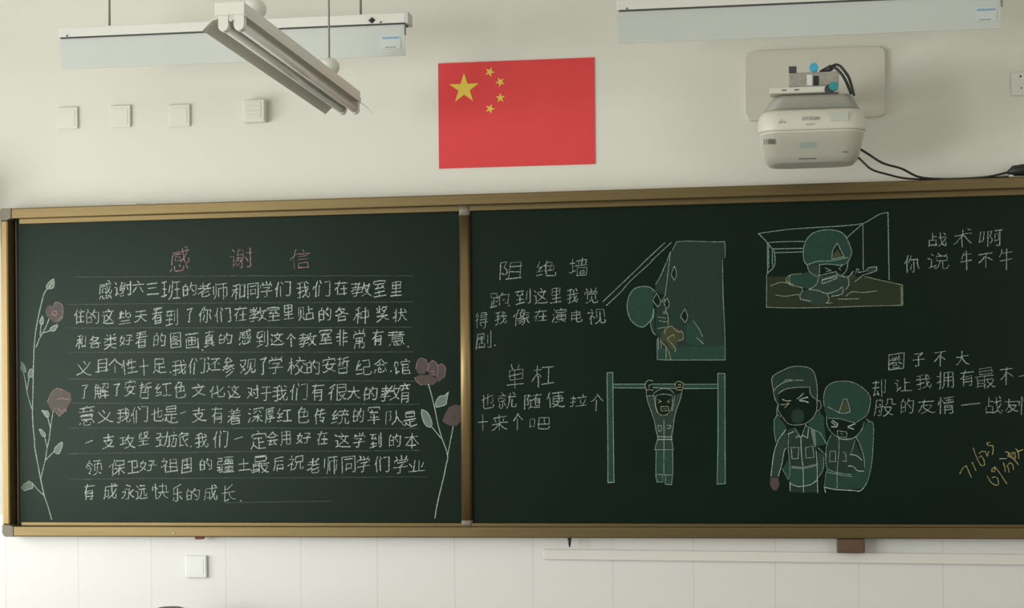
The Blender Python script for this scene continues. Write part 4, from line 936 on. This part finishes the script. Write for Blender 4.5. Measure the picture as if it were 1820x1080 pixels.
 ('s','leafline',4.2,'155,1454 174,1441 171,1430 152,1430'),
 ('s','leafline',4.2,'151,1448 166,1436'),
 ('s','leafline',4.2,'210,1430 223,1435 236,1440'),
 ('s','leafline',4.2,'213,1427 231,1421'),
 ('f','greyfill',0,'-8,1421 23,1429 42,1397 60,1431 71,1423 97,1359 100,1191 0,1191 -7,1341'),
 ('f','bodyfill',0,'-14,1420 -6,1367 -20,1341 -43,1247 -69,1250 -55,1344'),
 ('f','tealfill',0,'-56,1454 -45,1475 -19,1443 -8,1421 -49,1373'),
 ('f','tealfill',0,'66,1445 92,1471 108,1490 126,1463 126,1436 133,1367 102,1359'),
 ('f','tealfill',0,'1,1274 48,1274 97,1287 98,1236 77,1220 48,1213 0,1223'),
 ('f','tealfill',0,'102,1340 125,1329 122,1276 104,1249'),
 ('f','tealfill',0,'-28,1276 -4,1314 -3,1236'),
 ('f','pinkfill',0,'-71,1247 -43,1244 -38,1218 -49,1197 -63,1199 -73,1218'),
 ('f','pinkfill',0,'209,1321 233,1326 259,1308 243,1297 230,1276 209,1287'),
 ('f','leaffill',0,'6,1288 48,1284 96,1295 96,1287 48,1275 6,1278'),
 ('f','leaffill',0,'76,1421 92,1420 97,1359 89,1356'),
 ('s','tealline',2.6,'-50,1376 -55,1408 -56,1448 -55,1456 -44,1476'),
 ('s','tealline',2.6,'-27,1276 -5,1236'),
 ('s','tealline',2.6,'101,1244 120,1273 123,1319'),
 ('s','tealline',2.6,'-3,1405 -5,1354 0,1292 -2,1244'),
 ('s','leafline',3,'-14,1420 -38,1386 -55,1344 -63,1298 -69,1250'),
 ('s','leafline',3,'-12,1353 -20,1341 -28,1298 -43,1248'),
 ('s','leafline',3,'0,1228 0,1196'),
 ('s','leafline',3,'41,1390 42,1340 47,1287'),
 ('s','leafline',3,'48,1276 49,1191'),
 ('s','leafline',3,'96,1343 99,1287 99,1239 100,1188'),
 ('s','leafline',3,'0,1223 24,1213 48,1213 77,1220 97,1235'),
 ('s','leafline',3,'-7,1404 15,1413'),
 ('s','leafline',3,'23,1390 28,1397 40,1393 49,1399 65,1389 69,1423'),
 ('s','greyline',2.6,'6,1355 33,1355 30,1314 8,1314 6,1355'),
 ('s','greyline',2.6,'57,1354 83,1360 88,1319 59,1316 57,1354'),
 ('s','greyline',2.6,'102,1354 125,1332 133,1323'),
 ('s','greyline',2.6,'108,1412 133,1369'),
 ('s','greyline',2.6,'60,1434 102,1412'),
 ('s','greyline',2.6,'60,1442 44,1397'),
 ('s','greyline',2.6,'18,1424 36,1397'),
 ('f','greyfill',0,'150,1401 181,1388 233,1388 264,1318 266,1276 226,1199 126,1209 135,1276 130,1297 133,1359'),
 ('f','tealfill',0,'278,1441 281,1462 302,1438 301,1366 295,1297 282,1238 266,1207 229,1199 227,1260 269,1273 264,1326 249,1372 236,1393 260,1422'),
 ('f','tealfill',0,'135,1263 227,1249 226,1199 126,1209'),
 ('s','tealline',2.4,'150,1401 133,1359 130,1297 135,1276 130,1255 124,1212'),
 ('s','tealline',2.4,'135,1276 167,1263 224,1255'),
 ('s','tealline',2.4,'135,1265 167,1257 224,1248'),
 ('s','tealline',2.4,'236,1382 222,1332'),
 ('s','tealline',2.4,'276,1459 286,1449 302,1438 301,1366 295,1297 282,1238 266,1207'),
 ('s','greyline',2.4,'176,1387 194,1383 218,1384 239,1393 251,1369 267,1318 269,1281'),
 ('s','greyline',2.4,'178,1393 178,1340 171,1273 170,1201'),
 ('s','greyline',2.4,'146,1341 165,1341 166,1303 143,1303 146,1341'),
 ('s','greyline',2.4,'190,1335 201,1337 204,1303 189,1305'),
 ('s','leafline',3.2,'124,1211 128,1191'),
 ('s','leafline',3.2,'126,1209 164,1201 226,1197 250,1195 266,1207'),
 ('s','leafline',3.2,'217,1329 241,1324 259,1308'),
 ('s','leafline',3.2,'211,1287 230,1284 243,1270 266,1268'),
]),
('yellow chalk digits slanting in the lower right corner','right',[
 ('s','yellow',3.2,'607,1258 619,1279 630,1287 640,1262 648,1244'),
 ('s','yellow',3.2,'651,1299 664,1269'),
 ('s','yellow',3.2,'655,1350 667,1316 679,1291 686,1286 695,1289 692,1307 683,1322 675,1316'),
 ('s','yellow',3.2,'675,1330 685,1338 697,1338 704,1320 709,1338'),
 ('s','yellow',3.2,'714,1371 703,1368 707,1360 724,1358 725,1342 722,1326'),
 ('s','yellow',3.2,'703,1249 716,1227 732,1216 743,1220 740,1239 730,1246 721,1243'),
 ('s','yellow',3.2,'730,1281 720,1274 719,1266 729,1265 731,1278'),
 ('s','yellow',3.2,'730,1282 747,1260 772,1220'),
 ('s','yellow',3.2,'760,1297 765,1280 766,1264'),
 ('s','yellow',3.2,'772,1286 777,1278 780,1262'),
 ('s','yellow',3.2,'774,1286 783,1297 793,1289 795,1272'),
 ('s','white',3,'747,1311 771,1312'),
 ('s','yellow',3.6,'767,1336 777,1334 789,1319'),
 ('s','yellow',3.6,'777,1334 777,1319'),
 ('s','yellow',3.6,'779,1320 797,1309 813,1289'),
 ('s','yellow',3.6,'789,1332 800,1334 803,1319 799,1309'),
 ('s','yellow',3.6,'803,1348 813,1334 814,1311'),
 ('s','yellow',3.6,'809,1336 829,1344'),
 ('f','yellowfill',0,'777,1332 789,1330 799,1332 799,1311 779,1320'),
]),
]
GUIDES = ['-2761,2035 -2376,2030 -2081,2026 -1405,2013','-2792,1928 -2082,1922 -1406,1914','-2792,1835 -1407,1818','-2793,1740 -1408,1724','-2794,1636 -1387,1613','-2795,1542 -1387,1525','-2795,1444 -1388,1434','-2796,1343 -2064,1349 -1389,1350','-2797,1244 -1357,1250','-2156,1151 -1731,1158']

g = G(); letters('EPSON', 0.052, 2.4695, 0.0088, 0.0108, 0.0028, -0.5690, M['print'], 0.0019, g)
for k in range(4): g.box((0.062 + 0.0075 * k, -0.5690, 2.452), (0.0675 + 0.0075 * k, -0.5655, 2.458), M['palesticker'])
g.box((0.146, -0.5675, 2.464), (0.204, -0.559, 2.492), M['palesticker'])
g.build('front_print', body2, 'grey maker lettering and labels')
g = G(); g.ribbon([(-0.022, 2.464), (-0.0165, 2.476), (-0.011, 2.464), (-0.022, 2.464)], 0.0018, M['print'], -0.5685); g.box((-0.009, -0.569, 2.463), (-0.005, -0.5655, 2.466), M['print']); g.box((-0.026, -0.569, 2.463), (-0.0235, -0.5655, 2.466), M['print'])
g.build('warning_mark', body2, 'small grey warning mark')
def skin(z):   # depth of the lower shell's front at height z
    q = [(2.353, -0.402), (2.372, -0.442), (2.404, -0.502), (2.430, -0.556)]
    for (a, ya), (b, yb) in zip(q, q[1:]):
        if z <= b: return ya + (yb - ya) * (z - a) / (b - a)
    return -0.562
def skinpatch(g, x0, x1, z0, z1, m):
    d = 0.0008
    g.hexa([(x0, skin(z0) - d, z0), (x1, skin(z0) - d, z0), (x1, skin(z0) + 0.004, z0), (x0, skin(z0) + 0.004, z0), (x0, skin(z1) - d, z1), (x1, skin(z1) - d, z1), (x1, skin(z1) + 0.004, z1), (x0, skin(z1) + 0.004, z1)], m)
g = G(); skinpatch(g, 0.045, 0.100, 2.388, 2.404, M['greensticker']); skinpatch(g, 0.062, 0.082, 2.392, 2.399, M['print2']) if 'print2' in M else None
g.build('service_sticker', body, 'pale green service sticker')
g = G(); skinpatch(g, 0.040, 0.100, 2.3585, 2.3615, M['print']); skinpatch(g, 0.186, 0.206, 2.374, 2.3765, M['print'])
for k in range(6): skinpatch(g, -0.078 + 0.007 * k, -0.0745 + 0.007 * k, 2.402, 2.415, M['projgrey'])
g.build('vent', body, 'dark slots and vents')

# ------------------------------------------------------------------ cables
def cable(name, path, r, label, n=8):
    g = G(); g.tube(spline(path, n), r, M['black'], 8)
    o = recentre(g.build(name), path[0]); return tag(o, label, 'cable', 'black cables by the projector')
t = thing('power_cable', 'black cable sagging from the projector to a plug at the right edge', 'cable', (0.80, -0.045, 2.322))
g = G(); g.tube(spline([(0.240, -0.33, 2.408), (0.276, -0.33, 2.384), (0.330, -0.32, 2.350), (0.400, -0.20, 2.345), (0.470, -0.09, 2.327), (0.560, -0.055, 2.3215), (0.66, -0.05, 2.3225), (0.72, -0.05, 2.327), (0.778, -0.05, 2.339), (0.803, -0.05, 2.343)], 8), 0.0042, M['black'], 8); g.build('cord', t)
G().lathe([(0.006, 0), (0.011, 0.006), (0.016, 0.012), (0.0175, 0.024), (0.0175, 0.042), (0.014, 0.052)], M['black'], (0, 0, 0), 'z', 20)
g = G(); g.tube([(0.783, -0.05, 2.340), (0.792, -0.05, 2.342), (0.80, -0.05, 2.345), (0.835, -0.05, 2.347), (0.86, -0.05, 2.346), (0.872, -0.05, 2.346)], [0.007, 0.011, 0.018, 0.021, 0.019, 0.008], M['black'], 18); g.build('plug', t)
G().box((0.786, -0.056, 2.3225), (0.803, -0.046, 2.3305), M['white'], 0.002).build('cable_tie', t, 'white cable tie')
cable('signal_cable', [(0.222, -0.335, 2.392), (0.252, -0.34, 2.362), (0.290, -0.34, 2.327), (0.350, -0.22, 2.3235), (0.420, -0.10, 2.3225), (0.520, -0.04, 2.3232), (0.640, -0.035, 2.3240), (0.735, -0.035, 2.3245), (0.80, -0.035, 2.3250)], 0.0038, 'lower black cable looping from the projector bottom onto the blackboard top')
t = thing('cable_bundle', 'two black cables bent together over the right end of the projector mount', 'cable', (0.170, -0.54, 2.648))
for dx in (0.0, 0.010):
    g = G(); g.tube(spline([(0.128 + dx, -0.50, 2.640), (0.148 + dx, -0.53, 2.652 + dx * 0.5), (0.166 + dx, -0.545, 2.643 + dx), (0.184 + dx, -0.55, 2.622 + dx), (0.200 + dx, -0.545, 2.595 + dx), (0.215 + dx, -0.53, 2.558 - dx * 0.6)], 8), 0.0048, M['black'], 8); g.build('strand', t)
g = G(); g.tube([(0.116, -0.505, 2.640), (0.150, -0.530, 2.650)], [0.008, 0.011], M['dark'], 12); g.build('connector', t)


# ------------------------------------------------------------------ things on and under the board
t = thing('cable_trunking', 'white plastic cable trunking running along the tiles below the blackboard', 'trunking', (0, -0.008, 0.95))
def trz(x): return 0.9385 - 0.0062 * (x + 0.9)
g = G(); X0, X1 = -0.918, XR - 0.02
g.hexa([(X0, -0.022, trz(X0)), (X1, -0.022, trz(X1)), (X1, -0.0084, trz(X1)), (X0, -0.0084, trz(X0)), (X0, -0.022, trz(X0) + 0.038), (X1, -0.022, trz(X1) + 0.038), (X1, -0.0084, trz(X1) + 0.038), (X0, -0.0084, trz(X0) + 0.038)], M['trunk'], 0.003, 2)
g.build('channel', t)
o = G().hexa([(0.166, -0.075, 0.972), (0.266, -0.075, 0.972), (0.266, -0.030, 0.972), (0.166, -0.030, 0.972), (0.166, -0.075, 1.0235), (0.266, -0.075, 1.0235), (0.266, -0.030, 1.0235), (0.166, -0.030, 1.0235)], M['brown'], 0.005).build('wooden_bracket')
tag(recentre(o, (0.216, -0.05, 1.0235)), 'dark brown wooden block fixed under the blackboard frame', 'bracket')
g = G(); g.lathe([(0.0015, 0.988), (0.005, 1.002), (0.0075, 1.0225)], M['black'], (-0.812, -0.07, 0), 'z', 14)
tag(recentre(g.build('hook'), (-0.812, -0.07, 1.0225)), 'black pointed hook hanging under the blackboard frame above the trunking end', 'hook')
g = G(); g.hexa([(-2.262, -0.078, 1.0125), (-2.230, -0.078, 1.0135), (-2.230, -0.06, 1.0135), (-2.262, -0.06, 1.0125), (-2.264, -0.078, 1.0222), (-2.226, -0.078, 1.0222), (-2.226, -0.06, 1.0222), (-2.264, -0.06, 1.0222)], M['redwood'], 0.002)
tag(recentre(g.build('hanging_clip'), (-2.245, -0.07, 1.022)), 'small dark red clip under the blackboard frame above the tile wall plate', 'clip')
g = G(); g.box((-2.585, -0.06, zt(-2.58) + 0.0004), (-2.495, -0.03, zt(-2.5) + 0.007), M['trunk'], 0.003)
tag(recentre(g.build('paper_strip'), (-2.54, -0.045, zt(-2.5))), 'pale strip of paper lying on top of the blackboard frame', 'paper')
t = thing('shadow_caster', 'unseen dark box added left of the blackboard to cast a shadow', 'blocker', (-3.30, 0, 2.14))  # added unseen box; shades the wall beside the board's upper left corner
G().box((-3.42, -0.18, 2.14), (-3.20, -0.012, 2.40), M['dark'], 0.008).build('box_body', t)
G().box((-3.41, -0.186, 2.15), (-3.21, -0.179, 2.39), M['black'], 0.004).build('front_panel', t)
G().box((-3.34, -0.013, 2.22), (-3.28, -0.0004, 2.32), M['black']).build('bracket', t)
# dark rounded top that only just reaches into the photo
g = G(); g.lathe([(0.15, 0.0), (0.155, 0.55), (0.152, 0.69), (0.135, 0.732), (0.09, 0.767), (0.04, 0.7835), (0.006, 0.786)], M['dark'], (-2.265, -0.35, 0), 'z', 40)
tag(recentre(g.build('waste_bin'), (-2.265, -0.35, 0)), 'waste bin whose dark rounded lid just shows at the bottom edge below the wall plate', 'bin')

# ------------------------------------------------------------------ chalk writing and drawings on the two writing surfaces
GL = {c: [[(int(s[i:i + 2]), int(s[i + 2:i + 4])) for i in range(0, len(s), 4)] for s in v.split('/')] for c, v in GLYPHS.items()}
def write_char(g, ch, x0, x1, z0, z1, m, w, lay):
    if ch == ',':
        g.ribbon([((x0 + x1) / 2 - 0.0012, (z0 + z1) / 2 + 0.0012), ((x0 + x1) / 2 + 0.0012, (z0 + z1) / 2 - 0.0012)], w * 1.1, m, lay); return
    S = GL[ch]; til = random.uniform(0.05, 0.13); sk = random.uniform(-0.05, 0.08)
    S2 = []
    for st in S:
        dx, dy = random.uniform(-4, 4), random.uniform(-4, 4)
        S2.append([(x + sk * y + dx + random.uniform(-2.6, 2.6), y + til * x + dy + random.uniform(-2.6, 2.6)) for x, y in st])
    ax_ = [p[0] for s in S2 for p in s]; az_ = [p[1] for s in S2 for p in s]
    wx, wz = max(max(ax_) - min(ax_), 1), max(max(az_) - min(az_), 1)
    for k, st in enumerate(S2):
        pts = [(x0 + (p[0] - min(ax_)) / wx * (x1 - x0), z0 + (p[1] - min(az_)) / wz * (z1 - z0)) for p in st]
        g.ribbon(pts, w * random.uniform(0.6, 1.2), m, lay - 0.00001 * k)
for i, (name, label, mat, w, chars) in enumerate(TEXT):
    g = G()
    for rec in chars.split('|'):
        ch, *v = rec.split(' ')
        a, b, c, d = [int(q) / 1000 for q in v]
        b = min(b, BX1 - 0.05)
        write_char(g, ch, a, b, c, d, C[mat], w / 1000, PY - 0.0007)
    g.build(name, sl if i < 10 else sr, label or None)
def P2(s): return [tuple(int(v) / 1000 for v in q.split(',')) for q in s.split(' ')]
for label, surf, items in DRAWINGS:
    g = G(); nf = 0
    for kind, mat, w, data in items:
        loops = [P2(l) for l in data.split('|')]
        if kind == 'f':
            g.fill(loops, C[mat], PY - 0.0002 - 0.00001 * nf); nf += 1
        else:
            nf += 1
            for run in soft(loops[0]): g.ribbon(run, w / 1000, C[mat], PY - 0.0006 - 0.00001 * nf)
    g.build('chalk_drawing', sl if surf == 'left' else sr, label)
g = G()
for s in GUIDES:
    P = P2(s); pts = []
    for (xa, za), (xb, zb_) in zip(P, P[1:]):
        for k in range(12): pts.append((xa + (xb - xa) * k / 12, za + (zb_ - za) * k / 12 + random.uniform(-0.0008, 0.0008)))
    pts.append(P[-1]); g.ribbon(pts, 0.0032, C['guide'], PY - 0.0004)
g.build('ruled_guide_lines', sl, 'faint ruled chalk lines')
